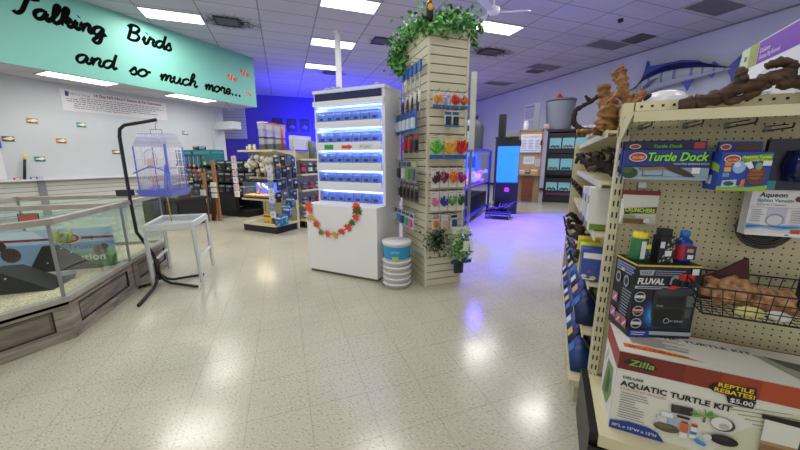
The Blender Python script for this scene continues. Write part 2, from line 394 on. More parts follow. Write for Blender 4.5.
mb = MB(stripe_mat('slatwall_grey', C3('#a9abb8'), C3('#2a2a3c'), .1, .012)).at(frame((-11.9, 8.8, 0), (1, .45, 0), (0, 0, 1))); mb.box(0, 1.0, 2.1, 3.5, -.04, 0); struct(mb, 'wall_slatted')

for i, s0 in enumerate((6.72, 7.42, 8.06)):
    M = frame((-18, 8, 0), (1, 1, 0), (0, 0, 1)); mb = MB(BLACK).at(M); mb.box(s0, s0+.48, 2.74, 3.38, .002, .03); mb.M = M @ Matrix.Translation((0, 0, .03)); mb.prr(pm('2a2c50'), s0+.04, 2.78, s0+.44, 3.34); mb.pr(pm('5a6a8a'), [(s0+.1, 2.95), (s0+.25, 3.1), (s0+.4, 3.0), (s0+.35, 2.88)])
    mb.build('framed_picture', None, label='dark framed picture on the blue rear wall, '+['leftmost of three', 'middle of three', 'rightmost of three'][i], cat='picture')
# ---- painted script lettering on the bulkhead
G = {
 'T': ([[(.1,1.75),(.5,2.0),(1.2,1.85),(1.7,2.05)], [(.95,1.85),(.8,1.0),(.65,.3),(.35,0),(.1,.2)]], 1.5),
 'B': ([[(.35,1.9),(.3,1.0),(.2,0)], [(.0,1.6),(.4,2.0),(1.0,1.95),(1.15,1.55),(.85,1.15),(.4,1.05),(.95,1.0),(1.25,.6),(1.0,.1),(.5,0),(.1,.15)]], 1.65),
 'a': ([[(.85,.85),(.5,1.0),(.12,.75),(.03,.35),(.25,0),(.6,.2),(.85,.9),(.82,.3),(.98,.02),(1.25,.3)]], 1.15),
 'o': ([[(.75,.95),(.35,.98),(.05,.6),(.1,.15),(.4,0),(.75,.3),(.8,.75),(.6,.98),(.75,.75),(1.15,.85)]], 1.05),
 'l': ([[(.0,.25),(.35,.9),(.55,1.7),(.45,2.05),(.25,1.8),(.2,.9),(.22,.25),(.42,0),(.75,.3)]], .68),
 'k': ([[(.0,.25),(.35,.9),(.55,1.7),(.45,2.05),(.25,1.8),(.2,.9),(.15,0)], [(.2,.5),(.5,.95),(.8,.9),(.75,.6),(.35,.5),(.65,.3),(.8,0),(1.15,.3)]], 1.08),
 'i': ([[(.0,.3),(.22,.95),(.18,.3),(.35,0),(.62,.3)], [(.32,1.42),(.36,1.5)]], .58),
 'n': ([[(.0,.4),(.15,.95),(.2,.6),(.15,0),(.3,.6),(.6,.98),(.78,.75),(.72,.25),(.88,0),(1.15,.3)]], 1.08),
 'g': ([[(.85,.85),(.5,1.0),(.12,.75),(.03,.35),(.25,0),(.6,.2),(.85,.9),(.8,0),(.7,-.75),(.4,-1.0),(.12,-.75),(.5,-.2),(1.2,.3)]], 1.15),
 'r': ([[(.0,.3),(.2,1.1),(.3,.88),(.62,.9),(.55,.3),(.72,0),(.98,.3)]], .9),
 'd': ([[(.85,.85),(.5,1.0),(.12,.75),(.03,.35),(.25,0),(.6,.2),(.85,.9),(1.0,1.95),(.88,.6),(.98,.02),(1.25,.3)]], 1.15),
 's': ([[(.0,.25),(.4,1.05),(.5,.7),(.65,.3),(.4,0),(.1,.12)]], .75),
 'm': ([[(.0,.4),(.15,.95),(.2,.6),(.15,0),(.3,.6),(.5,.98),(.65,.75),(.6,0),(.75,.6),(1.0,.98),(1.15,.75),(1.1,.25),(1.25,0),(1.5,.3)]], 1.42),
 'u': ([[(.0,.5),(.15,.98),(.12,.4),(.3,0),(.6,.2),(.82,.98),(.78,.3),(.95,0),(1.2,.3)]], 1.12),
 'c': ([[(.75,.75),(.6,1.0),(.2,.85),(.03,.4),(.25,0),(.6,.1),(.85,.35)]], .8),
 'h': ([[(.0,.25),(.35,.9),(.55,1.7),(.45,2.05),(.25,1.8),(.2,.9),(.15,0),(.3,.6),(.6,.98),(.78,.75),(.72,.25),(.88,0),(1.15,.3)]], 1.1),
 'e': ([[(.0,.4),(.5,.5),(.7,.8),(.45,1.0),(.1,.75),(.08,.25),(.4,0),(.85,.35)]], .82),
 '.': ([[(.1,.0),(.2,.1),(.32,.16)]], .62)}
def script(word, y0, y1, z, h, w, slope=0):
    w *= 1.35
    adv = sum(G[c][1] for c in word); k = (y1-y0)/adv
    mb = MB(INK); x = 0
    for c in word:
        for st in G[c][0]:
            P = spline([((x+px+py*.22*1)*k, py*h) for px, py in st], 5)
            mb.tube([(0, p.x, p.y) for p in P], w/2, 7)
        x += G[c][1]
    mb.v = [(v[0]*.12, v[1], v[2]) for v in mb.v]
    o = mb.build('lettering', bulk, (-8.998, y0, z)); return o
script('Talking', 2.80, 4.16, 3.885, .17, .052)
script('Birds', 4.55, 5.52, 3.98, .165, .048)
script('and', 3.58, 4.25, 3.25, .165, .042)
script('so', 4.5, 4.9, 3.225, .16, .042)
script('much', 5.15, 6.08, 3.225, .16, .042)
script('more', 6.3, 7.1, 3.215, .16, .042)
script('...', 7.12, 7.5, 3.215, .16, .05)
ORF = pm('e0562c')
for (y, z, s, fl) in ((7.19, 3.72, .33, 1), (7.66, 3.95, .33, 1), (7.75, 3.35, .2, 1)):
    mb = MB(ORF).at(frame((-8.997, y, z), (0, fl, 0), (0, 0, 1)) @ Matrix.Rotation(-.3, 4, 'Z'))
    body = [(-.42*s, 0), (-.25*s, .22*s), (.05*s, .28*s), (.3*s, .1*s), (.52*s, .24*s), (.48*s, -.2*s), (.3*s, -.08*s), (.05*s, -.26*s), (-.25*s, -.2*s)]
    mb.prism(body, 0, .004)
    for a in (-.18, .1): mb.pr(pm('f0ece0'), [(a*s, -.22*s), (a*s+.05*s, -.22*s), (a*s+.07*s, .24*s), (a*s+.01*s, .24*s)], .005)
    mb.pell(TXT, -.31*s, .05*s, .03*s, .03*s, 8)
    mb.build('fish_decal', bulk)

# ---- ceiling lights
DIFF = mat('lamp_diffuser', (1, .98, .94), .4, emit=3)
DIFFOFF = mat('unlit_diffuser', C3('#68666a'), .5)
FRM = mat('fixture_frame', C3('#b8b8b8'), .5)
def fixture(lit):
    t = thing('ceiling_light', 'x', 'ceiling light')
    f = MB(FRM)
    for a in ((-.61, .61, -.305, -.275), (-.61, .61, .275, .305), (-.61, -.58, -.275, .275), (.58, .61, -.275, .275)): f.box(*a, -.02, 0)
    f.build('frame', t); MB(DIFF if lit else DIFFOFF).box(-.58, .58, -.275, .275, -.012, 0).build('diffuser', t); return t
fx = fixture(True); names = {0: 'lit fluorescent panel highest left, by the sooty vent near the teal bulkhead',
 1: 'lit fluorescent panel cut by the top edge, above the white betta cup display', 2: 'lit fluorescent panel behind the top of the white ceiling pole',
 3: 'lit fluorescent panel farthest back in the row above the betta cup display', 4: 'lit fluorescent panel right of the leafy top of the slatwall tower'}
for i, (u, v) in enumerate(LIT):
    x, y = uv2xy(u+.61, v+.305); loc = (x, y, HC)
    g = 'lit ceiling panels hidden from view' if i > 4 else None
    if i == 0: fx.location = loc; fx.rotation_euler = (0, 0, R(45)); fx['label'] = names[0]; o = fx
    else: o = dup(fx, loc, R(45), names.get(i, 'lit fluorescent ceiling panel beside or beyond the slatwall tower'), g)
fo = fixture(False); dn = ['unlit grey ceiling light panel nearest, at the top right above the marlin', 'unlit grey ceiling light panel above the driftwood, next to a small vent', 'unlit grey ceiling light panel right of the slatwall tower, second farthest', 'unlit grey ceiling light panel farthest back over the right wall']
for i, (u, v) in enumerate(DARKFIX):
    x, y = uv2xy(u+.61, v+.305)
    if i == 0: fo.location = (x, y, HC); fo.rotation_euler = (0, 0, R(45)); fo['label'] = dn[0]
    else: dup(fo, (x, y, HC), R(45), dn[i])
sx = thing('ceiling_light', 'lit panel under the soffit, nearer one below the word and', 'ceiling light', (-9.33, 3.72, LC), R(90))
for ch in fx.children: d = ch.copy(); COL.objects.link(d); d.parent = sx
dup(sx, (-9.33, 6.12, LC), R(90), 'lit panel under the soffit, farther one below the words so much')
# ---- vents
def vent(u, v, w, h, label, dark=True):
    x, y = uv2xy(u, v); t = thing('ceiling_vent', label, 'vent', (x, y, HC), R(45))
    m = pm('3a383c') if dark else pm('5c5a60')
    f = MB(m)
    for a in ((-w/2, w/2, -h/2, -h/2+.03), (-w/2, w/2, h/2-.03, h/2), (-w/2, -w/2+.03, -h/2, h/2), (w/2-.03, w/2, -h/2, h/2)): f.box(*a, -.03, 0)
    f.build('frame', t); MB(BLACK).box(-w/2+.03, w/2-.03, -h/2+.03, h/2-.03, -.01, 0).build('duct_opening', t)
    s = MB(pm('77757a')); n = int(h/.07)
    for i in range(n): yy = -h/2+.05+i*(h-.08)/n; s.box(-w/2+.04, w/2-.04, yy, yy+.02, -.025, -.012)
    s.build('louvre', t)
vent(-1.0, 9.22, .55, .5, 'sooty ceiling vent beside the highest left ceiling light')
vent(2.77, 9.2, .5, .5, 'sooty ceiling vent left of the leafy tower top')
vent(6.1, 8.95, .6, .5, 'sooty ceiling vent right of the slatwall tower under a lit panel')
vent(2.0, 12.9, .6, .5, 'small dark vent behind the betta display top')
vent(9.2, 6.68, .55, .55, 'small square vent touching an unlit panel above the upright driftwood', False)
vent(8.95, 10.2, .55, .4, 'small vent beside the second farthest unlit ceiling panel', False)
x, y = uv2xy(7.6, 6.0); MB(BLACKP).lathe([(.05, -.07), (.06, -.03), (.06, 0)], n=14).build('smoke_detector', None, (x, y, HC), label='small black ceiling sensor between the lit panel and the marlin', cat='sensor')
# ceiling fan (only the blade tips enter the frame)
t = thing('ceiling_fan', 'white ceiling fan with blades reaching down from the top edge', 'ceiling fan', (-1.25, 6.75, HC))
MB(WPLAST).lathe([(.02, -.42), (.02, 0)], n=10).build('down_rod', t)
MB(WPLAST).lathe([(.04, -.55), (.11, -.52), (.12, -.44), (.05, -.40)], n=18).build('motor', t)
for k in range(3):
    a = R(20+120*k); mb = MB(WPLAST).at(Matrix.Translation((0, 0, -.5)) @ Matrix.Rotation(a, 4, 'Z') @ Matrix.Rotation(.22, 4, 'X'))
    mb.prism([(.1, -.03), (.25, -.06), (.6, -.07), (.68, 0), (.6, .07), (.25, .06), (.1, .03)], -.004, .004); mb.build('blade', t)
# pole
x, y = -5.24, 7.4
t = thing('utility_pole', 'white square pole rising behind the betta display to the ceiling', 'pole', (x, y, 0))
MB(WHITE).box(-.055, .055, -.055, .055, 0, HC).build('shaft', t, bevel=.005); MB(WHITE).box(-.1, .1, -.1, .1, HC-.03, HC).build('collar', t)

# ================================================================== LEFT WALL
WX = -10.3
t = thing('banner', 'long white banner of small print under the soffit lights on the left wall', 'banner', (WX+.004, 3.70, 2.41))
mb = MB(CARD).at(frame((0, 0, 0), (0, 1, 0), (0, 0, 1))); mb.box(0, 2.25, 0, .47, 0, .003)
mb.M = mb.M @ Matrix.Translation((0, 0, .003))
mb.text(pm('7c1f2a'), '14 Day NO FAULT Return & Pet Guarantee', .62, .38, .085, 1.5, bold=.004)
mb.pr(pm('2a3f8a'), [(.08, .32), (.14, .32), (.16, .42), (.09, .44)]); mb.text(pm('3a5aa8'), "PETS n Things", .18, .36, .06, .36)
for i, (a, b) in enumerate(((.35, 2.05), (.10, 2.15), (.10, 1.95), (.22, 1.8), (.20, 2.0), (.2, 1.3))):
    x = a
    while x < b: w = random.uniform(.02, .1); mb.prr(pm('3c3c48'), x, .305-i*.048, min(b, x+w), .318-i*.048); x += w+.018
mb.build('sheet', t)
dec = [(3.16, 2.11, 'b9863f', 'small yellowish picture on the left wall above the slatwall ledge, below banner start'), (3.97, 2.10, '4f8f95', 'small teal picture just below the banner middle'), (2.75, 1.71, '6b5a48', 'small brown picture nearest the left frame edge'),
       (3.56, 1.71, 'b0763a', 'small orange brown picture between two teal ones on the left wall'), (3.15, 1.30, '3f7f86', 'small teal picture lowest on the left wall'), (4.57, 1.48, '7a7064', 'small grey brown picture left of the hanging birdcage'), (6.4, 2.09, '5d9a9e', 'small teal picture above the birdcage, farthest right on the left wall')]
for y, z, c, l in dec:
    mb = MB(CARD).at(frame((WX+.002, y, z), (0, 1, 0), (0, 0, 1))); mb.box(-.088, .088, -.055, .055, 0, .006); mb.M = mb.M @ Matrix.Translation((0, 0, .006)) @ Matrix.Scale(1, 4)
    mb.prr(pm(c), -.088, -.055, .088, .055)
    mb.pr(pm('2c2a28'), [(-.06, -.04), (-.01, .03), (.04, -.02), (.07, -.045)]); mb.pr(pm('e6e2d0'), [(-.08, .0), (.05, .05), (.09, .01), (.03, -.03)])
    mb.build('wall_picture', None, label=l, cat='picture')
SLW = stripe_mat('slatwall_wall', C3('#c3c6c0'), C3('#77796f'), .1, .012)
t = thing('wall_slatwall', 'pale grey slatwall panel with a white ledge along the left wall', 'slatwall', (WX, 0, 0))
MB(SLW).box(.002, .03, 1.0, 7.1, .06, .84).build('panel', t); MB(WHITE).box(.002, .16, 1.0, 7.1, .84, .87).build('ledge', t)
MB(GREY).box(.03, .06, 3.02, 3.14, .06, .84).build('upright', t)
t = thing('marker_wand', 'black stick with yellow tip standing on the white wall ledge', 'stick', (WX+.08, 2.83, .87))
MB(BLACK).tube([(0, 0, 0), (0, .07, .42)], .024, 8).build('shaft', t); MB(pm('d8cf3a')).tube([(0, .07, .42), (0, .085, .52)], [.028, .012], 8).build('tip', t)
MB(BLUEP).box(-.02, .06, 2.2, 2.62, 1.52, 1.72).build('sign_board', None, (WX+.021, 0, 0), label='blue sign edge over a white panel at the left frame edge', cat='sign')
MB(WPLAST).box(0, .05, 2.2, 2.6, .88, 1.5).build('wall_panel_sheet', None, (WX+.002, 0, 0), label='white sheet standing on the wall ledge below the blue sign', cat='panel')
for i, (y, c) in enumerate(((2.72, 'c4682e'), (2.96, '49648f'), (3.05, '5f6f92'))):
    mb = MB(pm(c)).box(-.03, .03, -.04, .04, 0, .045); mb.use(CARD).box(.0305, .032, -.03, .03, .01, .035)
    mb.build('price_tag_holder', None, (WX+.09, y, .87), label='tiny %s tag at the foot of the yellow-tipped stick' % ['orange', 'navy', 'pale blue'][i], cat='tag')

# ================================================================== PENS
SILL = mat('pen_rail', C3('#a39e93'), .5, noise_s=8, noise_a=.12)
SAND = speckle_mat('aspen_bedding', [C3('#b7a98a'), C3('#cbbf9f'), C3('#a39371'), C3('#d8cfb4')], 140)
def V2(p): return Vector((p[0], p[1], 0))
def pen_side(P, Q, root, panels=1, glass=True, nm='side_panel'):
    P = V2(P); Q = V2(Q); L = (Q-P).length; M = frame(P, Q-P, (0, 0, 1))   # local x along, y up, z outward
    w = MB(BARN).at(M); w.box(0, L, .03, .08, -.03, .0); w.box(0, L, .24, .285, -.03, .0)
    w.box(0, .09, .08, .24, -.03, 0); w.box(L-.09, L, .08, .24, -.03, 0)
    if panels > 1: w.box(L/2-.04, L/2+.04, .08, .24, -.03, 0)
    w.use(BARND).box(.02, L-.02, .06, .25, -.03, -.016)
    cs = [(.09, L-.09)] if panels == 1 else [(.09, L/2-.04), (L/2+.04, L-.09)]
    w.use(mat('recess_shade_line', C3('#2e2822'), .9))  # shade of the panel recess put into colour as dark border strips
    for a, b in cs:
        for q in ((a, b, .08, .086), (a, b, .234, .24), (a, a+.006, .086, .234), (b-.006, b, .086, .234)): w.box(*q, -.02, -.001)
    w.use(BARND)
    for a, b in cs: w.box(a+.025, b-.025, .105, .215, -.02, -.008)
    w.use(BARN).box(0, L, .0, .03, -.03, .012)
    w.build(nm, root)
    MB(SILL).at(M).box(-.01, L+.01, .285, .32, -.05, .015).build('sill', root)
    if glass:
        MB(GLASS).at(M).box(.015, L-.015, .32, .845, -.024, -.018).build('glass_pane', root)
        MB(SILL).at(M).box(-.01, L+.01, .845, .885, -.045, .01).build('top_rail', root)
        MB(GREY).at(M).box(-.006, .006, .32, .845, -.03, -.012).build('corner_strip', root)
n_ = Vector((-.74, -.67, 0)); d_ = Vector((-.67, .74, 0))
A = (-3.08, -.3); B = (-3.08, .93); Cc = (-3.68, 1.6); E_ = (Cc[0]-.74*1.35, Cc[1]-.67*1.35); F_ = (-4.68, -.3); D_ = (-4.28, 2.262)
pen = thing('small_animal_pen', 'weathered wood and glass pen in the left foreground holding black ramps on bedding', 'pen')
for P, Q in ((A, B), (B, Cc), (Cc, E_), (E_, F_)): pen_side(P, Q, pen)
MB(SAND).prism([A, B, Cc, E_, F_], .26, .288).build('bedding', pen, kind='stuff')
pen2 = thing('small_animal_pen', 'second wooden glass pen behind, beside the cage stand base', 'pen')
C2 = Vector((*Cc, 0))+d_*.03; E2 = C2+n_*1.35; D2 = V2(D_); F2 = D2+n_*1.35
for P, Q in ((C2, D2), (D2, F2), (F2, E2)): pen_side((P.x, P.y), (Q.x, Q.y), pen2, 2)
MB(SAND).prism([(C2.x, C2.y), (D2.x, D2.y), (F2.x, F2.y), (E2.x, E2.y)], .26, .288).build('bedding', pen2, kind='stuff')
# banner inside the pen
t = thing('pen_banner', 'blue and green pet food banner with a red oval inside the near pen', 'banner')
M = frame((E_[0], E_[1], .3), V2(Cc)-V2(E_), (0, 0, 1)) @ Matrix.Translation((0, 0, -.075))
M = frame(V2(E_)+Vector((.05, -.055, .3)), V2(Cc)-V2(E_), (0, 0, 1))
M2 = frame(V2(E_)+Vector((.05, -.055, .3)), V2(Cc)-V2(E_), (0, 0, 1))
M2 = M2 @ Matrix.Diagonal((1, 1.2, 1, 1)); mb = MB(pm('7f9fbe')).at(M2); mb.box(.05, 1.28, 0, .31, -.003, 0)
mb.prr(pm('a9c4dc'), .05, .2, 1.28, .31); mb.pr(pm('c9dbe8'), [(.2, .21), (.5, .25), (.8, .22), (.7, .3), (.3, .3)]); mb.prr(pm('8a2236'), .05, .225, 1.28, .243)
mb.pr(pm('4a7a3c'), [(.7, 0), (1.28, 0), (1.28, .13), (1.0, .12), (.75, .09)]); mb.pr(pm('6d9a52'), [(.8, .05), (1.28, .09), (1.28, .13), (1.0, .12)])
mb.pell(CARD, .93, .236, .105, .048); mb.pell(pm('a3182e'), .93, .236, .095, .04); mb.text(CARD, 'KAYTEE', .865, .222, .04, .13, bold=.0015)
mb.text(pm('3c5f94'), 'Trusted', .92, .15, .06, .27); mb.text(CARD, 'Solution', .86, .055, .075, .33, bold=.003)
for cx, cy, r, c in ((.52, .13, .07, '3c2f28'), (.34, .09, .08, '5f5146'), (.46, .2, .045, '2c2420'), (1.16, .13, .05, '6b5a4c'), (.18, .1, .07, '7a6450'), (1.2, .16, .03, '3a2f28')):
    mb.pell(pm(c), cx, cy, r, r*.8, 12); mb.pell(pm('151210'), cx+r*.3, cy+r*.2, r*.13, r*.13, 6)
mb.build('sheet', t)
t = thing('price_sign', 'orange red sign with black dotted border hung in the pen corner', 'sign')
M = frame(V2(Cc)+n_*.80+Vector((-.02, .03, .71)), (.74, .67, 0), (0, 0, 1)); mb = MB(BLACK).at(M); mb.box(0, .15, 0, .10, .0, .003); mb.M = M @ Matrix.Translation((0, 0, .003))
mb.prr(pm('e0472e'), .008, .008, .142, .088)
for i in range(7): mb.prr(CARD, .01+i*.02, .09, .02+i*.02, .095)
mb.build('card', t)
def tent(P, Q, zt, depth, label, top=.05, ap=.5):
    P = V2(P); Q = V2(Q); u = (Q-P).normalized(); L = (Q-P).length; back = Vector((-u.y, u.x, 0))
    mb = MB(pm('0c0c0e', .8)); vs = []
    for k in (0, 1):
        o = back*depth*k
        for (s, z) in ((0, 0), (L, 0), (L*ap+top, zt), (L*ap-top, zt)): p = P+u*s+o; vs.append((p.x, p.y, z))
    mb.add(vs, [(0,1,2,3), (7,6,5,4), (1,5,6,2), (4,0,3,7), (2,6,7,3), (0,4,5,1)], False)
    t = thing('hideout_ramp', label, 'ramp', (0, 0, .289)); mb.build('shell', t)
    for (s, z) in ((L*.28, zt*.35), (L*.62, zt*.72), (L*.5, zt*.88)):
        p = P+u*s-back*.004; MB(CARD).ball((p.x, p.y, z), .007, 6, 5).build('screw', t)
    return t
tent((-3.92, .50), (-3.44, .97), .17, .22, 'black ramp shape in front by the glass, at the left frame edge', .06)
tent((-4.15, 1.04), (-3.76, 1.41), .235, .2, 'black ramp shape farther back, behind the grey bowl', .05, .34)
t = thing('food_bowl', 'small grey bowl on the bedding beside the corner strip', 'bowl', (-3.66, 1.13, .289))
MB(pm('6d7480', .4)).lathe([(.045, 0), (.062, .045), (.068, .05), (.06, .05), (.05, .02), (.0, .018)], n=20, cap=False).build('body', t)
MB(pm('8f959c', .4)).lathe([(.066, .046), (.07, .05), (.066, .054), (.061, .05)], n=20, cap=False).build('rim', t)
def parakeet(x, y, z, rz, label):
    t = thing('parakeet', label, 'bird', (x, y, z), rz)
    Y_ = pm('b9c93a'); mb = MB(Y_); mb.tube([(0, 0, -.01), (.005, 0, .02), (.012, 0, .05), (.022, 0, .075), (.03, 0, .09)], [.012, .026, .027, .018, .004], 10)
    mb.ball((.022, 0, .085), (.02, .018, .019)); mb.build('body', t)
    MB(pm('6f9a2c')).tube([(-.005, .022, .06), (-.02, .02, .02), (-.045, .008, -.03)], [.008, .016, .003], 8).build('wing', t)
    MB(pm('6f9a2c')).tube([(-.005, -.022, .06), (-.02, -.02, .02), (-.045, -.008, -.03)], [.008, .016, .003], 8).build('wing', t)
    MB(pm('44702c')).tube([(-.015, 0, .0), (-.07, 0, -.055)], [.009, .003], 6).build('tail', t)
    MB(pm('caa06a')).tube([(.038, 0, .086), (.05, 0, .078), (.047, 0, .07)], [.006, .004, .001], 6).build('beak', t)
    for s in (-1, 1): MB(BLACK).ball((.033, s*.013, .09), .0035, 6, 5).build('eye', t)
    for s in (-1, 1): MB(pm('8a7a70')).tube([(0, s*.01, 0), (.002, s*.012, -.025)], .003, 5).build('foot', t)
parakeet(-3.99, 1.22, .565, -.2, 'yellow green parakeet figure perched on the far black ramp, left one')
parakeet(-3.92, 1.27, .565, 1.6, 'yellow green parakeet figure perched on the far black ramp, right one')

# ================================================================== CAGE STAND + CAGE
sx, sy = -3.64, 1.80
t = thing('cage_stand', 'black tubular floor stand with a bent arm holding the birdcage', 'stand', (sx, sy, 0))
def rc(px): return Vector((math.cos(R(25.2)), math.sin(R(25.2)), 0))*px    # rightwards seen from the aisle
fw = Vector((-math.sin(R(25.2)), math.cos(R(25.2)), 0))
pole = [Vector((0, 0, .24)), rc(-.02)+Vector((0, 0, .32)), rc(-.155)+Vector((0, 0, .56)), rc(-.165)+Vector((0, 0, .9)), rc(-.165)+Vector((0, 0, 1.50)), rc(-.15)+Vector((0, 0, 1.57)), rc(-.10)+Vector((0, 0, 1.605)), rc(.21)+Vector((0, 0, 1.655))]
MB(BLACK).tube(pole, .0155, 10).build('pole', t)
MB(BLACK).tube([(0, 0, .05), (0, 0, .27)], .024, 12).build('sleeve', t)
for nm, e in (('leg', (.42, -.40)), ('leg', (.47, .10)), ('leg', (.18, .36)), ('leg', (-.05, -.17))):
    p = Vector((*e, 0)); MB(BLACK).tube([(0, 0, .13), tuple(p*.15+Vector((0, 0, .05))), tuple(p*.3+Vector((0, 0, .025))), tuple(p+Vector((0, 0, .018)))], .0145, 8).build(nm, t)
MB(BLACKP).at(TR(-.20*math.cos(R(25.2)), -.2*math.sin(R(25.2)), 0, R(25.2))).box(-.07, .05, -.03, .05, .93, .99).build('clamp_block', t)
LAV = pm('6f7ade', .35); WIRE = pm('e4e4f0', .35); WIREL = pm('bcb6e0', .35)
cx, cy = -3.64+.175, 1.80+.082
t = thing('birdcage', 'lavender blue wire birdcage with peaked roof hanging from the black stand', 'birdcage', (cx, cy, .935), R(25))
CW, CD, CH = .15, .12, .47
mb = MB(LAV)
mb.add([(-CW-.0,-CD,0),(CW,-CD,0),(CW,CD,0),(-CW,CD,0),(-CW-.03,-CD-.025,.065),(CW+.03,-CD-.025,.065),(CW+.03,CD+.025,.065),(-CW-.03,CD+.025,.065),(-CW-.015,-CD-.01,.063),(CW+.015,-CD-.01,.063),(CW+.015,CD+.01,.063),(-CW-.015,CD+.01,.063),(-CW+.01,-CD+.01,.01),(CW-.01,-CD+.01,.01),(CW-.01,CD-.01,.01),(-CW+.01,CD-.01,.01)],
  [(0,3,2,1),(0,1,5,4),(1,2,6,5),(2,3,7,6),(3,0,4,7),(4,5,9,8),(5,6,10,9),(6,7,11,10),(7,4,8,11),(8,9,13,12),(9,10,14,13),(10,11,15,14),(11,8,12,15),(12,13,14,15)], False)
mb.build('tray', t)
w = MB(WIRE); r_ = .0024
for i in range(17):
    x = -CW+i*2*CW/16
    for y in (-CD, CD): w.tube([(x, y, .06), (x, y, CH)], r_, 4)
for i in range(1, 13):
    y = -CD+i*2*CD/13
    for x in (-CW, CW): w.tube([(x, y, .06), (x, y, CH)], r_, 4)
for z in (.12, .2, .28, .35, .42): w.tube([(-CW, -CD, z), (CW, -CD, z), (CW, CD, z), (-CW, CD, z), (-CW, -CD, z)], .0022, 4)
w.build('wire_walls', t)
w = MB(WIREL)
for i in range(15):
    x = -CW+i*2*CW/14; w.tube([(x, -CD, CH), (x*.98, -.045, CH+.12), (x*.98, .045, CH+.12), (x, CD, CH)], r_, 4)
for k in (0, .33, .66, 1): 
    y = CD-(CD-.045)*k; z = CH+.12*k
    for s in (-1, 1): w.tube([(-CW, s*y, z), (CW, s*y, z)], .002, 4)
for i in range(14):
    x = -CW+i*2*CW/14; w.tube([(x, -CD, CH), (x+.026, -.045, CH+.12)], r_, 4); w.tube([(x+.026, -CD, CH), (x, -.045, CH+.12)], r_, 4)
w.build('wire_roof', t)
for sx_ in (-1, 1):
    for sy_ in (-1, 1): MB(LAV).bar((sx_*CW, sy_*CD, .06), (sx_*CW, sy_*CD, CH), .009).build('corner_post', t)
f = MB(LAV)
f.bar((CW, -CD-.004, .06), (CW, -CD-.004, CH+.02), .022, .006); f.bar((CW-.05, -CD-.004, .06), (CW-.01, -CD-.004, .3), .03, .006)
f.build('door_rail', t); f = MB(LAV); f.tube([(-CW-.03, -CD-.005, .22), (0, -CD-.02, .29), (CW+.02, -CD-.005, .23)], .006, 6)
f.build('front_bar', t)
dd = MB(WIREL); dd.tube([(-.055, -CD-.003, .3)]+[(-.055*math.cos(a), -CD-.003, .38+.06*math.sin(a)) for a in [PI*k/8 for k in range(9)]]+[(.055, -CD-.003, .3)], .003, 5); dd.build('door_arch', t)
MB(CHROME).tube([(-.055, 0, CH+.12), (-.055, 0, CH+.16), (.055, 0, CH+.16), (.055, 0, CH+.12)], .003, 5).build('carry_handle', t)
MB(CHROME).tube([(0, 0, CH+.16), (0, 0, CH+.21), (.02, 0, CH+.225)], .003, 5).build('hanging_hook', t)
for z in (.17, .27): MB(pm('b5a68a')).tube([(-CW, 0, z), (CW, 0, z)], .006, 6).build('perch', t)
MB(pm('d6b9bb')).box(-.03, .03, -CD-.012, -CD-.004, .29, .36).build('tag_card', t)
MB(WPLAST).box(-.16, -.07, -CD+.01, -CD+.05, .08, .15).build('feeder_cup', t); MB(WPLAST).box(.04, .13, -CD+.01, -CD+.05, .08, .15).build('feeder_cup', t)

# ---- white metal stand table
TOPQ = [Vector(p) for p in ((-3.555, 1.70, .64), (-3.30, 2.0, .64), (-3.70, 2.42, .64), (-4.02, 2.12, .64))]
FT = [Vector(p) for p in ((-3.63, 1.735, 0), (-3.30, 2.03, 0), (-3.72, 2.45, 0), (-4.08, 2.15, 0))]
t = thing('metal_stand_table', 'pale grey metal stand table with splayed legs behind the black stand', 'table')
LG = pm('cdd2d2', .4)
for a, b in zip(TOPQ, FT):
    MB(LG).bar(a, b, .028).build('leg', t)
def lerp(a, b, k): return a+(b-a)*k
MB(LG).bar(lerp(TOPQ[1], FT[1], .62), lerp(TOPQ[2], FT[2], .62), .02).build('stretcher', t); MB(LG).bar(lerp(TOPQ[0], FT[0], .62), lerp(TOPQ[3], FT[3], .62), .02).build('stretcher', t)
mb = MB(LG); q = TOPQ
mb.add([(p.x, p.y, z) for z in (.585, .595) for p in q], [(3,2,1,0),(4,5,6,7),(0,1,5,4),(1,2,6,5),(2,3,7,6),(3,0,4,7)], False)
for i in range(4): mb.bar(q[i]-Vector((0,0,.015)), q[(i+1) % 4]-Vector((0,0,.015)), .022, .06)
mb.build('tray_top', t)
w = MB(pm('8f9494', .4))
for i in range(1, 8): w.tube([tuple(lerp(q[0], q[1], i/8)), tuple(lerp(q[3], q[2], i/8))], .0022, 4)
for i in range(1, 11): w.tube([tuple(lerp(q[0], q[3], i/11)), tuple(lerp(q[1], q[2], i/11))], .0022, 4)
w.build('wire_grate', t)
MB(pm('c9a63c')).tube([(-3.60, 1.98, .645), (-3.62, 1.98, .9)], .007, 6).build('wooden_rod', None, label='thin yellow rod standing on the pale metal table', cat='rod')

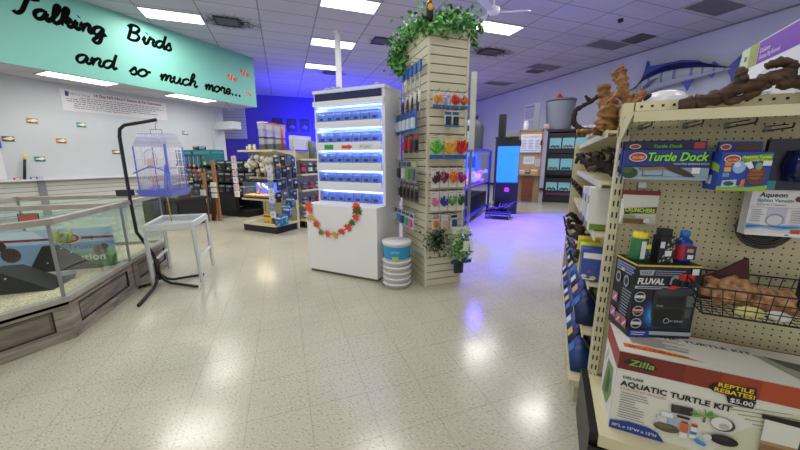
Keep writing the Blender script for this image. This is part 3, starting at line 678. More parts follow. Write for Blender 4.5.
# ================================================================== STORE FIXTURE HELPERS
def gondola(name, label, loc, rz, w, d, h, shelves, col=CREAM, deck=.16, kick=BLACK, pegm=None, top=False, backdrop=True, lip=.03, sd=None):
    """shelving bay: local x along the front, front at y=0, back panel at y=d"""
    t = thing(name, label, 'shelving', loc, rz)
    if backdrop: MB(pegm or PEG).box(.03, w-.03, d-.012, d, deck, h-.02).build('back_panel', t)
    for x in (0, w-.035):
        mb = MB(col).box(x, x+.035, d-.03, d+.03, 0, h); mb.use(BLACK)
        for i in range(int((h-.1)/.05)): mb.box(x+.006, x+.012, d-.0305, d-.0295, .08+i*.05, .105+i*.05); mb.box(x+.022, x+.028, d-.0305, d-.0295, .08+i*.05, .105+i*.05)
        mb.build('upright', t)
    mb = MB(col).box(0, w, 0, d-.03, deck-.035, deck); mb.build('base_deck', t)
    MB(kick).box(.02, w-.02, .03, d-.03, 0, deck-.035).build('kick_plate', t)
    for i, z in enumerate(shelves):
        dd = (sd[i] if sd else d-.04)
        mb = MB(col).box(.005, w-.005, d-dd, d-.03, z-.012, z); mb.box(.005, w-.005, d-dd-.006, d-dd, z-lip, z+.004)
        o = mb.build('shelf', t)
        for x in (.008, w-.014): MB(col).add([(x, d-.03, z-.012), (x, d-dd+.02, z-.012), (x, d-.03, z-.09), (x+.004, d-.03, z-.012), (x+.004, d-dd+.02, z-.012), (x+.004, d-.03, z-.09)], [(0,1,2), (5,4,3), (0,3,4,1), (1,4,5,2), (2,5,3,0)], False).build('bracket', o)
    return t
def carton(label, loc, w, d, h, col, rz=0, acc='e8e8e8', name='carton', cat='box', group=None, txt=None, prints=3, top=None):
    """printed box: local front-left-bottom corner at the origin, front faces -y"""
    mb = MB(pm(col)).box(0, w, 0, d, 0, h)
    mb.at(frame((0, 0, 0), (1, 0, 0), (0, 0, 1)))
    a = pm(acc)
    mb.prr(a, w*.06, h*.72, w*.94, h*.9)
    if txt: mb.text(TXT if acc[0] in 'cdef' else CARD, txt, w*.1, h*.75, h*.16, w*.8)
    rnd = random.Random(label+str(loc))
    for i in range(prints):
        x = w*(.08+.8*rnd.random()*.8); y = h*(.08+.4*rnd.random()); s = min(w, h)*(.1+.12*rnd.random())
        mb.pell(pm(rnd.choice(['3d7f9f', 'b04a32', 'd9c04a', '5a8a4a', 'c8c8c8', '8a4a8a'])), min(x, w-s), y, s*.8, s*.6, 9)
    mb.prr(a, w*.1, h*.04, w*.6, h*.07)
    mb.at(frame((w, 0, 0), (0, 1, 0), (0, 0, 1))); mb.prr(a, d*.1, h*.75, d*.9, h*.88); mb.lines(a, d*.12, h*.6, d*.85, 4, h*.1, h*.03)
    o = mb.build(name, None, loc, label=label, cat=cat, group=group); o.rotation_euler = (0, 0, rz); return o
def jar(label, loc, r, h, body, lid, name='jar', cat='jar', group=None, band=None):
    t = thing(name, label, cat, loc, 0, group)
    mb = MB(pm(body, .3)).lathe([(r*.92, 0), (r, h*.04), (r, h*.74), (r*.85, h*.8)], n=14)
    if band: mb.use(pm(band)).lathe([(r*1.01, h*.2), (r*1.01, h*.6)], n=14, cap=False)
    mb.build('body', t); MB(pm(lid, .35)).lathe([(r*.9, h*.8), (r*.92, h*.82), (r*.9, h)], n=14).build('lid', t); return t
def copies(t, n, f, labels=None, group=None):
    out = [t]
    for i in range(1, n):
        loc, rz = f(i); out.append(dup(t, loc, rz, labels(i) if labels else None, group))
    return out

# ================================================================== REAR LEFT SHELVES
BSH = mat('charcoal_shelf', C3('#1c1d21'), .5)
ga = gondola('shelving_unit', 'dark shelving unit behind the birdcage with teal boxes on its top', (-8.55, 4.95, 0), 0, 1.4, .45, 1.2, [.45, .82, 1.17], BSH, pegm=BSH)
for i in range(2):
    carton(['wide teal box on the dark shelving top, left one behind the birdcage', 'wide teal box on the dark shelving top, right one by the pillar'][i], (-8.5+i*.68, 4.98, 1.175), .64, .35, .34, ['1f5f70', '23707f'][i], acc='2f97a0')
carton('small black box on top of the left teal box', (-7.9, 5.05, 1.517), .2, .2, .09, '1b1b1d')
DK = ['22252b', '34373d', '1a1c20', '3c3a38', '2c3f4a', '4a3f38', '6a6258', '2a4a55']
k = 0
for z in (.165, .455, .825):
    for i in range(5):
        k += 1; carton('dark carton on the dark shelving behind the birdcage', (-8.5+i*.27, 5.0, z), .22+.03*random.random(), .3, .2+.08*random.random(), DK[k % 8], acc='8a9098', group='dark cartons behind the birdcage')
gb = gondola('shelving_unit', 'black shelving of black and white cartons under the blue doorway', (-7.1, 4.98, 0), 0, .95, .45, 1.3, [.52, .80, 1.06], BSH, pegm=BSH)
for z, n in ((.525, 4), (.805, 4), (1.065, 3)):
    for i in range(n):
        carton('black carton with pale print on the black shelving under the blue doorway', (-7.05+i*.9/n, 5.02, z), .9/n-.03, .3, .2, '17181b', acc='9aa0a8', group='black cartons on the black shelving')
MB(BLACKP).box(-6.95, -6.35, 4.9, 4.96, .12, .56).use(pm('26282c')).box(-6.92, -6.38, 4.895, 4.9, .16, .52).build('black_board', None, label='large flat black panel leaning low on the black shelving', cat='panel')
mb = MB(wood_mat('grey_stone', C3('#57504b'), C3('#85796f'), (8, 8, 8), .9)).box(-6.9, -5.25, 5.46, 5.9, 0, .2); mb.build('stone_ledge', None, label='low stone ledge between the black shelving and the middle endcap', cat='ledge', bevel=.02)
for i, (x0, y0, x1, y1, h, l) in enumerate(((-6.62, 4.36, -6.8, 4.52, 1.02, 'shorter brown plank leaning back, with white clips'), (-6.36, 4.46, -6.62, 4.62, 1.28, 'taller brown plank leaning back, with white clips'))):
    for j in range(1):
        t = thing('leaning_plank', l+' beside the dark shelving', 'plank', (x0, y0, 0))
        d = Vector((x1-x0, y1-y0, h)); MB(PLANKW).bar((0, 0, .0), d, .10, .03).build('board', t)
        for q in (.42, .51, .6):
            p = d*q; MB(CARD).box(p.x-.05, p.x+.09, p.y-.085, p.y-.045, p.z-.045, p.z+.045).build('clip', t)
t = thing('leaning_plank', 'dark brown plank lying between the two clipped planks', 'plank', (-6.5, 4.42, 0)); MB(wood_mat('dark_plank', C3('#33231a'), C3('#4f3726'), (20, 20, 3))).bar((0, 0, 0), (-.16, .18, .8), .12, .03).build('board', t)
# clutter seen between the pen and the dark shelving
ct = thing('merchandise_bench', 'low dark bench of bird supplies behind the pens', 'bench', (-7.75, 3.7, 0))
MB(DARK).box(0, 1.3, 0, .6, .5, .55).build('bench_top', ct); MB(BSH).box(.02, 1.28, .03, .58, 0, .5).build('cabinet', ct)
for i in range(3): MB(pm('26272c')).box(.05+i*.41, .42+i*.41, .012, .03, .05, .46).build('door', ct)
its = [('9fa3a6', .3, .18, 'white plastic carrier on the low dark table'), ('c46a2c', .1, .42, 'orange parrot toy box on the low dark table'), ('4c6b3a', .22, .2, 'mossy green box on the low dark table'), ('7c2a24', .14, .34, 'dark red box on the low dark table'), ('d8d8d8', .16, .22, 'white box on the low dark table beside the red one'), ('33506c', .12, .3, 'blue tall box on the low dark table'), ('a7b84c', .26, .12, 'light green low tub on the low dark table'), ('5a4438', .12, .36, 'brown tall box at the end of the low dark table')]
x = .02
for i, (c, w_, h_, l) in enumerate(its):
    w_ *= .66; carton(l.replace('table', 'bench'), (-7.75+x, 3.8+.05*(i % 3), .552), w_, .2, h_, c, acc='caccc8'); x += w_+.03
for i in range(4):
    t = thing('hanging_toy', 'bird toy on a string, hung on the rack behind the birdcage', 'bird toy', (-7.42+i*.15, 4.53, .75), 0, 'bird toys behind the birdcage')
    MB(GREY).tube([(0, 0, .0), (0, 0, .62)], .004, 5).build('string', t)
    for j in range(4): MB(pm(['b04a6a', 'c9a63c', '4a7ab0', '8a6a4a'][(i+j) % 4])).ball((0, 0, .1+j*.1), (.028, .028, .036), 8, 6).build('bead', t)
rk = thing('toy_rack', 'thin dark wire rack behind the birdcage holding bird toys', 'rack', (-7.5, 4.56, 0))
for x in (0, .6): MB(DARK).bar((x, 0, 0), (x, 0, 1.38), .022).build('post', rk)
MB(DARK).bar((0, 0, 1.37), (.6, 0, 1.37), .022).build('crossbar', rk)

# ================================================================== MIDDLE ENDCAP
ge = gondola('gondola_endcap', 'cream endcap shelving with a lit fish tank and a black base, mid left', (-5.14, 4.02, 0), 0, .86, .56, 1.47, [.6, .97, 1.45], CREAM, sd=[.5, .3, .5])
t = thing('aquarium', 'lit fish tank with warm sand and blue back on the middle endcap', 'aquarium', (-5.08, 4.06, .605))
MB(BLACKP).box(0, .64, 0, .3, 0, .025).build('base_frame', t); MB(BLACKP).box(0, .64, 0, .3, .29, .32).build('lid', t)
mb = MB(GLASS).box(.004, .636, .004, .01, .025, .29); mb.box(.004, .01, .01, .29, .025, .29); mb.box(.63, .636, .01, .29, .025, .29); mb.build('glass', t)
MB(mat('blue_back_glow', C3('#2a4fd0'), .6, emit=.55, emit_col=(.1, .2, 1))).box(.01, .63, .29, .296, .025, .29).build('back_panel', t)  # tank light put into the panel as emission; the panel is no lamp
mb = MB(speckle_mat('tank_gravel', [C3('#c98a5a'), C3('#e0b080'), C3('#a8683c')], 90)); mb.box(.012, .628, .012, .285, .026, .06); mb.build('gravel', t, kind='stuff')
o = MB(WOODL); branch(o, [(.2, .15, .06), (.27, .15, .16), (.24, .15, .26)], .03, .015); o.build('wood_ornament', t)
o = MB(pm('d8e2f0')); branch(o, [(.35, .15, .24), (.46, .15, .17), (.55, .15, .08)], .012, .008); branch(o, [(.44, .15, .18), (.5, .15, .2), (.58, .15, .18)], .01, .006); o.build('white_coral', t)
l = area('tank_lamp', (-4.76, 4.18, .885), (0, 0, 0), .5, .1, 5.0, (1, .72, .5))
# base goods
carton('yellow printed box on the black base deck of the middle endcap', (-4.66, 4.1, .162), .2, .1, .16, 'd8b02c', acc='7a3a1c')
jar('dark tub beside the yellow box on the middle endcap', (-4.40, 4.15, .162), .05, .17, '24242a', '3a3a44')
for i in range(5):
    x = -4.28+.045*(i % 3); z = .16+.13*(i//2); 
    carton('blue and teal bag stacked at the right side of the middle endcap', (x, 4.0+.06*i, [.0, .02, .14, .18, .3][i] + .162), .15, .06, .17, ['1c63a8', '1a7fb5', '2a4f9a', '1f86b0', '23508a'][i], acc='c8d8e0', name='fish_food_bag', cat='bag', group='blue bags right of the middle endcap')
for i in range(4):
    for j in range(4):
        z = .56+.2*j+.05*((i*7+j*3) % 3)/2; y = 4.06+.13*i+.02*((i+j*5) % 3)
        mb = MB(pm(['14181f', '1c2a4a', '2c2f38', '2f3c50', '0f1114', '5a5f68', '24304a'][(i*5+j*3) % 7])).box(-4.272, -4.25, y, y+.1, z, z+.17); mb.use(pm(['8a9ac0', 'b8bcc8', '4a78b8'][(i+j) % 3])).box(-4.2495, -4.248, y+.02, y+.08, z+.1, z+.14)
        mb.build('hanging_pack', None, label='dark blue pack hung on the right side of the middle endcap', cat='package', group='dark packs on the side of the middle endcap')
# white hanging strips
def strip(label, x, y, z0, z1, cols, n):
    t = thing('clip_strip', label, 'display strip', (x, y, 0)); MB(WPLAST).box(-.01, .01, 0, .006, z0, z1).build('strip', t)
    h = (z1-z0)/n
    for i in range(n): mb = MB(pm(cols[i % len(cols)])).box(-.055, .055, -.02, -.001, z0+i*h+.005, z0+(i+1)*h-.01); mb.at(frame((-.05, -.02, z0+i*h), (1, 0, 0), (0, 0, 1))).pell(pm('b8949c'), .05, h*.5, .022, h*.15, 9); mb.build('package', t)
strip('white hanging strip of packets at the left edge of the middle endcap', -5.14, 4.0, .62, 1.36, ['dcdcdc', 'd0b8c0'], 6)
strip('pale hanging strip of packets right of the lit fish tank', -4.27, 3.98, .3, 1.2, ['c8ccd4', '6a86b0', 'b8c4d8'], 7)
# plush / coral ornaments above the tank
rn = random.Random(4)
for i in range(9):
    mb = MB(pm(rn.choice(['d9d4c4', 'cfd4cc', 'e2ded2', 'c8b08c', 'd6c8b8']), .8)); c = (-4.96+.085*i, 4.2, 1.0)
    x = c[0]; z = 1.14+.14*(i % 2)
    for j in range(7): a = rn.random()*2*PI; mb.ball((x+.045*math.cos(a), 4.15+.03*math.sin(j), z+.055*math.sin(a)), .026+.022*rn.random(), 7, 5)
    mb.tube([(x, 4.17, z), (x, 4.17, 1.43)], .003, 4)
    mb.build('coral_ornament', None, label='pale coral ornament hung over the lit fish tank', cat='ornament', group='pale coral ornaments over the fish tank')
for i in range(8):
    jar('small pot of pale figures on the shelf just above the tank', (-4.98+.095*i, 4.36, .974), .032, .10, ['d8d8d0', '33383f', 'b8925a', '5a6a74'][i % 4], ['33383f', 'e0e0dc'][i % 2], group='small pots on the shelf above the tank')
# acrylic feeders on top
def feeder(x, y, h, lab, capc):
    t = thing('acrylic_feeder', lab, 'feeder', (x, y, 1.455)); CL = mat('acrylic_clear', C3('#d8dae4'), .2, alpha=.45)
    MB(pm('55555f')).box(-.07, .07, -.06, .06, 0, .1).build('base', t)
    MB(CL).box(-.06, .06, -.055, .055, .1, h).build('clear_tower', t)
    MB(pm('2a2a34')).box(-.075, .075, -.06, .06, h*.45, h*.49).build('mid_band', t)
    MB(CL).box(-.07, .07, -.06, .06, h*.78, h).build('clear_top', t); MB(pm(capc)).box(-.075, .075, -.062, .062, h, h+.02).build('cap', t)
    MB(pm('c8c4bc')).ball((0, 0, .16), (.05, .045, .06), 8, 6).build('filling', t)
feeder(-4.76, 4.35, .47, 'clear acrylic feeder with white cap on top of the middle endcap, left of three', 'e0e0e6')
feeder(-4.55, 4.35, .44, 'clear acrylic feeder with red cap on top of the middle endcap, centre of three', 'c04848')
feeder(-4.36, 4.35, .40, 'clear acrylic feeder with pale red cap on the middle endcap, right of three', 'cf8a80')
MB(pm('b03a34')).tube([(0, 0, 0), (0, 0, .36)], .02, 10).build('red_tube', None, (-4.27, 4.3, 1.455), label='thin red tube standing beside the right acrylic feeder', cat='tube')
for i in range(4): jar('small tan and white pot on the left top of the middle endcap', (-5.02+i*.06, 4.2, 1.455), .025, .07+.03*(i % 2), ['c9b890', 'e0ded4', '8a8276', 'd6d0c0'][i], 'c8bfa8', group='small pots on the endcap top left')
# run behind the endcap, shelves facing the aisle on the right
gr = gondola('gondola_run', 'cream shelving run of dark jars behind the middle endcap, left of the betta display', (-4.18, 4.66, 0), R(90), 2.5, .42, 1.47, [.44, .72, 1.02, 1.3], CREAM, deck=.16)
gcols = [('2b3350', 'c8ccd4'), ('1f2a4a', '8a93b0'), ('242832', '5a6a9a'), ('3a2a34', 'b0485a')]
k = 0
for si, z in enumerate((.165, .445, .725, 1.025)):
    for i in range(11):
        c = gcols[(i+si) % 4]; lab = 'dark jar with a pale lid on the shelving run left of the betta display'
        jar(lab, (-4.30, 4.8+i*.2, z), .05, .13 if si != 3 else .2, c[0], c[1], group='dark jars left of the betta display', band=c[1])
for i in range(5):
    MB(pm(['5d6d62', '6c7a70', '50605a'][i % 3])).lathe([(.06, 0), (.06, .34)], n=12).build('carpet_roll', None, (-4.4, 5.2+i*.2, 1.305), label='grey green upright roll on the upper shelf left of the betta display', cat='roll', group='grey green rolls left of the betta display')
carton('large plain white box standing over the shelving run left of the betta display', (-4.55, 4.75, 1.475), .1, .5, .26, 'c8ccd6', acc='d8dade', prints=0)

# ================================================================== BETTA DISPLAY
t = thing('betta_display', 'tall white betta fish display with five blue-lit rows on a white cabinet', 'display')
mb = MB(GLOSSW).box(-2.505, -1.585, 2.81, 3.36, .03, .80); mb.build('cabinet', t, bevel=.006)
MB(pm('6a6252')).box(-2.49, -1.6, 2.83, 3.34, 0, .03).build('toe_kick', t)
X0, X1, Y0, Y1 = -2.47, -1.58, 3.0, 3.38
rows = [(.815, .945), (1.035, 1.165), (1.245, 1.385), (1.465, 1.625), (1.685, 1.855)]
W2 = mat('display_white', C3('#e6e8ee'), .45)
MB(W2).box(X0, X0+.02, Y0, Y1, .80, 1.99).build('side_board', t); MB(W2).box(X1-.035, X1, Y0, Y1, .80, 1.99).build('side_board', t)
MB(W2).box(X0+.02, X1-.035, Y1-.02, Y1, .80, 1.99).build('back_board', t)
MB(W2).box(X0-.01, X1+.005, Y0-.015, Y1, 1.99, 2.02).build('top_board', t)
zz = [.80]+[z for r in rows for z in r]+[1.99]
for i in range(1, 5): MB(W2).box(X0+.02, X1-.035, Y0-.03, Y0-.012, rows[i-1][1]+.0, rows[i][0]+.005).build('fascia_board', t)
MB(W2).box(X0+.0, X1-.0, Y0-.03, Y0-.005, 1.855, 1.905).build('fascia_board', t)
MB(mat('navy_sign', C3('#101c4c'), .35)).box(X0+.02, X1-.035, Y0-.012, Y0, 1.905, 1.985).build('header_sign', t)
LEDM = mat('led_strip', (.75, .85, 1), .4, emit=2, emit_col=(.5, .68, 1))
for z0, z1 in rows:
    MB(W2).box(X0+.02, X1-.035, Y0-.012, Y1-.02, z0-.018, z0).build('shelf', t)
    MB(LEDM).box(X0+.03, X1-.045, Y0+.05, Y0+.07, z1-.012, z1-.002).build('led_strip', t)
    area('betta_led', ((X0+X1)/2, Y0+.08, z1-.014), (R(12), 0, 0), .8, .03, 6.0, (.2, .34, 1))
CUP = mat('betta_cup_plastic', C3('#8fb0ff'), .1, alpha=.45); WAT = mat('betta_water', C3('#4a7cff'), .15, alpha=.8); LAB = pm('20387c')
cp = thing('betta_cup', 'x', 'cup')
CWd = .105
mb = MB(CUP).box(-.054, .054, -.045, .04, 0, .104); mb.build('plastic_cup', cp, bevel=.006)
MB(WAT).box(-.05, .05, -.041, .036, .003, .075).build('water', cp)
MB(pm('dfe8ff')).box(-.0555, .0555, -.048, .043, .104, .110).build('lid', cp)
MB(LAB).box(-.02, .03, -.0465, -.0455, .018, .045).build('label', cp)
bet = MB(pm('31386e')).tube([(-.02, 0, .045), (-.008, 0, .05), (.006, 0, .048), (.02, 0, .045), (.03, 0, .05)], [.002, .006, .005, .002, .008], 6).build('fish', cp)
rown = ['lowest lit row', 'second lit row from the bottom', 'middle lit row', 'second lit row from the top', 'top lit row']
first = True
for r, (z0, z1) in enumerate(rows):
    for i in range(7):
        loc = (X0+.085+i*.113, Y0+.045, z0+.001); lb = 'clear betta cup in the '+rown[r]+' of the display'; g = 'betta cups in the '+rown[r]
        if first: cp.location = loc; cp['label'] = lb; cp['group'] = g; first = False
        else: dup(cp, loc, 0, lb, g)
# arrows stuck on the board between rows
def flat_sign(name, label, cat, poly, m, loc, th=.002):
    mb = MB(m).at(frame((0, 0, 0), (1, 0, 0), (0, 0, 1))); mb.prism(poly, 0, th); return mb.build(name, None, loc, label=label, cat=cat)
YF = Y0-.0302
flat_sign('green_sign', 'small green card stuck between the second and third rows of the betta display', 'sign', [(0, 0), (.12, 0), (.12, .05), (0, .05)], pm('2f9f4a'), (-2.33, YF, 1.395))
flat_sign('arrow_sign', 'orange red arrow card stuck beside the green card', 'sign', [(0, .012), (.09, .012), (.09, 0), (.14, .028), (.09, .058), (.09, .045), (0, .045)], pm('e0482a'), (-2.1, YF, 1.39))
mb = MB(CARD).at(frame((0, 0, 0), (1, 0, 0), (0, 0, 1))); mb.prism([(0, 0), (.17, 0), (.17, .045), (0, .045)], 0, .001); mb.M = mb.M @ Matrix.Translation((0, 0, .001)); mb.text(pm('8a8a94'), 'Fish', .02, .01, .03, .12)
mb.build('price_card', None, (-1.88, YF, 1.40), label='faint white card with grey writing right of the orange arrow', cat='sign')
# dome cups on top of the display
for i, x in enumerate((-2.36, -2.28, -2.2, -1.72)):
    MB(pm('8d8d96')).lathe([(.04, 0), (.045, .015), (.02, .045), (.0, .05)], n=12, cap=False).build('cup_lid', None, (x, 3.1, 2.021), label=['grey', 'grey', 'grey', 'single grey'][i]+' domed lid on the betta display top'+(', left group' if i < 3 else ', right of the pole'), cat='lid', group='grey domed lids at the left of the display top' if i < 3 else None)
# leaf garland
t = thing('leaf_garland', 'autumn maple leaf garland draped on the white betta cabinet front', 'garland', (0, 2.805, 0))
gp = [(-2.47, .80), (-2.44, .71), (-2.40, .61), (-2.31, .50), (-2.2, .475), (-2.09, .47), (-2.0, .53), (-1.91, .6), (-1.86, .66), (-1.82, .76), (-1.82, .82)]
MB(pm('5a4a2a')).tube([(p[0], -.004, p[1]) for p in gp], .003, 5).build('vine', t)
ML = [(0, -.5), (.08, -.2), (.45, -.28), (.35, -.05), (.5, .12), (.25, .12), (.28, .38), (.1, .25), (0, .55), (-.1, .25), (-.28, .38), (-.25, .12), (-.5, .12), (-.35, -.05), (-.45, -.28), (-.08, -.2)]
lc = ['c9682a', 'e0522c', 'd9a24a', 'c8502a', '7a7a34', 'e25a30', 'd9a24a', 'e04a28', 'e25a30', '5a5c28', 'de4a2a', '4f5a26', 'e0522c']
rn = random.Random(2)
P = spline(gp, 3)
for i, c in enumerate(lc):
    p = P[min(len(P)-1, int(i*(len(P)-1)/(len(lc)-1)))]; s = .09+.03*rn.random()
    M = Matrix.Translation((p.x+rn.uniform(-.02, .02), -.012-.004*(i % 3), p.y+rn.uniform(-.02, .02))) @ Matrix.Rotation(rn.uniform(-1, 1), 4, 'Y') @ Matrix.Rotation(PI/2, 4, 'X') @ Matrix.Rotation(rn.uniform(-.35, .35), 4, 'Y')
    mb = MB(pm(c, .7)).at(M); n = len(ML); mb.add([(0, 0, .004)]+[(x*s, y*s, 0) for x, y in ML], [(0, 1+k, 1+(k+1) % n) for k in range(n)], True); mb.build('leaf', t)

# ================================================================== SLATWALL TOWER
TX, TY = -1.087, 2.913
RZ = R(45)
tw = thing('slatwall_tower', 'tall cream slatwall tower covered in hanging aquarium goods, leafy on top', 'display tower', (TX, TY, 0), RZ)
TW_, TD_, TH_ = .41, .66, 2.46
MB(pm('6b6450')).box(.015, TW_-.015, .015, TD_-.015, 0, TH_-.01).build('core', tw)
def slats(name, box):
    mb = MB(SLATC); z = .0
    while z < TH_-.02: mb.box(*box, z+.004, min(z+.0705, TH_)); z += .0762
    mb.build(name, tw)
slats('slat_face', (.02, TW_-.02, 0, .015)); slats('slat_face', (0, .015, .02, TD_-.02)); slats('slat_face', (TW_-.015, TW_, .02, TD_-.02)); slats('slat_face', (.02, TW_-.02, TD_-.015, TD_))
for x in (-.004, TW_-.018):
    for y in (-.004, TD_-.018): MB(pm('d6d0ba')).box(x, x+.022, y, y+.022, 0, TH_).build('corner_trim', tw)
MB(pm('c4bea8')).box(0, TW_, 0, TD_, TH_-.01, TH_).build('top_cap', tw)
def right_pt(a, out, z): return (TX+a*.7071+out*.7071, TY+a*.7071-out*.7071, z)      # a metres from the near corner, out from the face
def left_pt(a, out, z): return (TX-a*.7071-out*.7071, TY+a*.7071-out*.7071, z)
def hook(side, a, z, L=.14):
    (MB(CHROME).tube([(a, 0, z), (a, -L, z), (a, -L-.005, z+.015)], .003, 5) if side == 'r' else MB(CHROME).tube([(0, a, z), (-L, a, z), (-L-.005, a, z+.015)], .003, 5)).build('hook', tw)
LEAFG = [pm('2e6a2c', .6), pm('3f8a34', .6), pm('245424', .6)]
def pack(side, a, z, w, h, label, kind='plant', cols=('d8452a',), card='dcdcd6', base=None, out=.07, group=None, name=None, nhook=True, cat=None):
    loc = right_pt(a, out, z) if side == 'r' else left_pt(a, out, z); rz = R(45) if side == 'r' else R(-45)
    t = thing(name or {'plant': 'plastic_plant_pack', 'blister': 'blister_pack', 'tool': 'tool_pack', 'net': 'aquarium_brush'}[kind], label, cat or 'package', loc, rz, group)
    rn = random.Random(label+str(a)+str(z))
    if kind != 'net':
        mb = MB(pm(card)); mb.box(-w/2, w/2, -.002, .002, -h, 0)
        if base: mb.use(pm(base)).box(-w/2, w/2, -.012, -.002, -h, -h*.82)
        mb.at(frame((-w/2, -.002, -h), (1, 0, 0), (0, 0, 1))); mb.prr(pm('8a8f98'), w*.1, h*.9, w*.6, h*.93)
        mb.build('card', t)
    if kind == 'plant':
        for c in cols:
            mb = MB(pm(c, .55))
            for i in range(11):
                an = rn.uniform(-1.0, 1.0); L = h*(.35+.3*rn.random()); x0 = rn.uniform(-.1, .1)*w; z0 = -h*.78
                x1 = max(-w*.55, min(w*.55, x0+math.sin(an)*L)); z1 = z0+math.cos(an)*L; y = -.006-.02*rn.random(); q = .009+.008*rn.random()
                xm, zm = (x0+x1)/2, (z0+z1)/2
                mb.add([(x0, -.006, z0), (xm-q, y, zm), (x1, y-.008, z1), (xm+q, y, zm), (xm, y-.012, zm)], [(0,1,4), (1,2,4), (2,3,4), (3,0,4)], True)
            for i in range(5): mb.ball((rn.uniform(-.38, .38)*w, -.018, -h*rn.uniform(.2, .6)), (.011, .008, .012), 7, 5)
            mb.build('plant', t)
    elif kind == 'blister':
        mb = MB(pm(cols[0], .3)); mb.box(-w*.32, w*.32, -.03, -.002, -h*.85, -h*.35); mb.build('product', t, bevel=.006)
        MB(pm(cols[-1], .4)).box(-w*.45, w*.45, -.005, -.002, -h*.25, -h*.06).build('header', t)
    elif kind == 'tool':
        mb = MB(pm(cols[0], .35)); mb.tube([(0, -.012, -h*.15), (0, -.014, -h*.45), (.005, -.014, -h*.92)], [.008, .014, .01], 8); mb.build('product', t)
        MB(pm(cols[-1], .4)).box(-w*.48, w*.48, -.006, -.002, -h*.98, -h*.8).build('label', t)
    elif kind == 'net':
        MB(pm(cols[0], .4)).box(-w/2, w/2, -.012, .012, -h*.25, 0).build('handle', t, bevel=.005)
        MB(pm('b8c4d4', .3)).tube([(0, 0, -h*.25), (0, 0, -h*.75)], .008, 7).build('shaft', t)
        MB(pm('e0e4ea', .5)).tube([(0, 0, -h*.7), (0, 0, -h)], [.012, .018], 8).build('brush_head', t)
    if nhook:
        hook('r' if side == 'r' else 'l', a, z+.006 if kind != 'net' else z+.01, out+.05)
    return t
P_ = 'on the tower front'
for i, (c, n) in enumerate(((('e0b030', 'e07828'), 'yellow and orange'), (('b89ad0', 'd8d0e0'), 'pale purple'), (('d8402a', 'b02828'), 'red'), (('d87a3a', '9a3a28'), 'orange brown'))):
    pack('r', .055+i*.092, 1.885, .08, .14, n+' plant pack in the top row '+P_, 'plant', c, base='2a5fa0')
for i in range(2):
    pack('r', .17+i*.08, 1.725, .072, .145, ['left', 'right'][i]+' black fish-shape pack under the top row '+P_, 'blister', ('1c1e26', '2a5fa0'), base='3a78b8')
for i, (a, w, c, n) in enumerate(((.06, .14, ('4fb82f', '7ad04a', '3c9a2a'), 'large bright green'), (.20, .11, ('f0b422', 'e8902a', 'f0c040'), 'large yellow'), (.32, .12, ('d02a2a', 'b81e28', 'e04838'), 'large red'))):
    pack('r', a, 1.50, w, .21, n+' plant pack in the middle row '+P_, 'plant', c, base='2a62a8', card='c9cfae' if i == 0 else 'd8c8a0')
for i, (c, n) in enumerate(((('3a3230', '6a2a34'), 'dark maroon'), (('c03a78', '3a3038'), 'black and pink'), (('e0622a', 'f08a3a'), 'bright orange'), (('d03a8a', '803050'), 'magenta'))):
    pack('r', .055+i*.094, 1.205, .084, .185, n+' plant card below the large plants '+P_, 'plant', c)
for i, (c, n) in enumerate((('e07aa8', 'pink'), ('3a3f9a', 'blue violet'), ('5a9a3a', 'leaf green'), ('2f5a3c', 'dark green'))):
    pack('r', .055+i*.094, .985, .084, .19, n+' plant card in the second card row '+P_, 'plant', (c,))
for i, (c, n) in enumerate(((('c0703a', '8a8f98'), 'small card with an orange ornament'), (('c8a090', 'c8c8c8'), 'small pale card with a pinkish ornament'), (('3a4a78', '2a2f44'), 'small card with a navy ornament'))):
    pack('r', .07+i*.1, .755, .075, .14, n+' above the leafy bundle', 'blister', c)
def leaf_bunch(mb, c, r, n, rn, size=.02, cols=None):
    for i in range(n):
        p = Vector(c)+Vector((rn.gauss(0, r[0]), rn.gauss(0, r[1]), rn.gauss(0, r[2]))); s = size*rn.uniform(.7, 1.3)
        u = Vector((rn.gauss(0, 1), rn.gauss(0, 1), rn.gauss(0, 1))).normalized(); v = u.orthogonal().normalized(); nn = u.cross(v)
        if cols: mb.use(rn.choice(cols))
        mb.add([tuple(p-u*s), tuple(p-u*s*.2+v*s*.55), tuple(p+u*s), tuple(p-u*s*.2-v*s*.55), tuple(p+nn*s*.2)], [(0,1,4), (1,2,4), (2,3,4), (3,0,4)], True)
t = thing('plastic_foliage_bundle', 'dark green plastic foliage bundle hung low on the tower right face', 'foliage', right_pt(.10, .06, .58), RZ); rn = random.Random(5)
mb = MB(LEAFG[2]); leaf_bunch(mb, (0, 0, -.09), (.06, .022, .062), 330, rn, .019, [pm('24421f', .6), pm('375a2a', .6), pm('1a2e18', .6)]); mb.build('leaves', t)
MB(DARK).tube([(0, 0, .02), (0, 0, -.1)], .005, 5).build('stem', t); hook('r', .10, .6, .12)
t = thing('plant_bag', 'large clear bag of green plastic plants with a white header, low on the tower', 'bag', right_pt(.34, .10, .63), RZ)
CLR = glass_mat('clear_poly', (.97, 1, .97), .1)
mb = MB(pm('d9dcd4')); mb.box(-.10, .10, -.004, .004, -.07, 0); mb.at(frame((-.1, -.004, -.07), (1, 0, 0), (0, 0, 1))); mb.text(pm('5a7a4a'), 'PLANTS', .05, .02, .025, .1); mb.build('header_card', t)
mb = MB(pm('4f8a3a')); leaf_bunch(mb, (0, -.01, -.21), (.05, .016, .068), 340, rn, .024, [pm('4f8a3a'), pm('7ab05a'), pm('2f5f2c'), pm('9ac07a')]); mb.build('leaves', t)
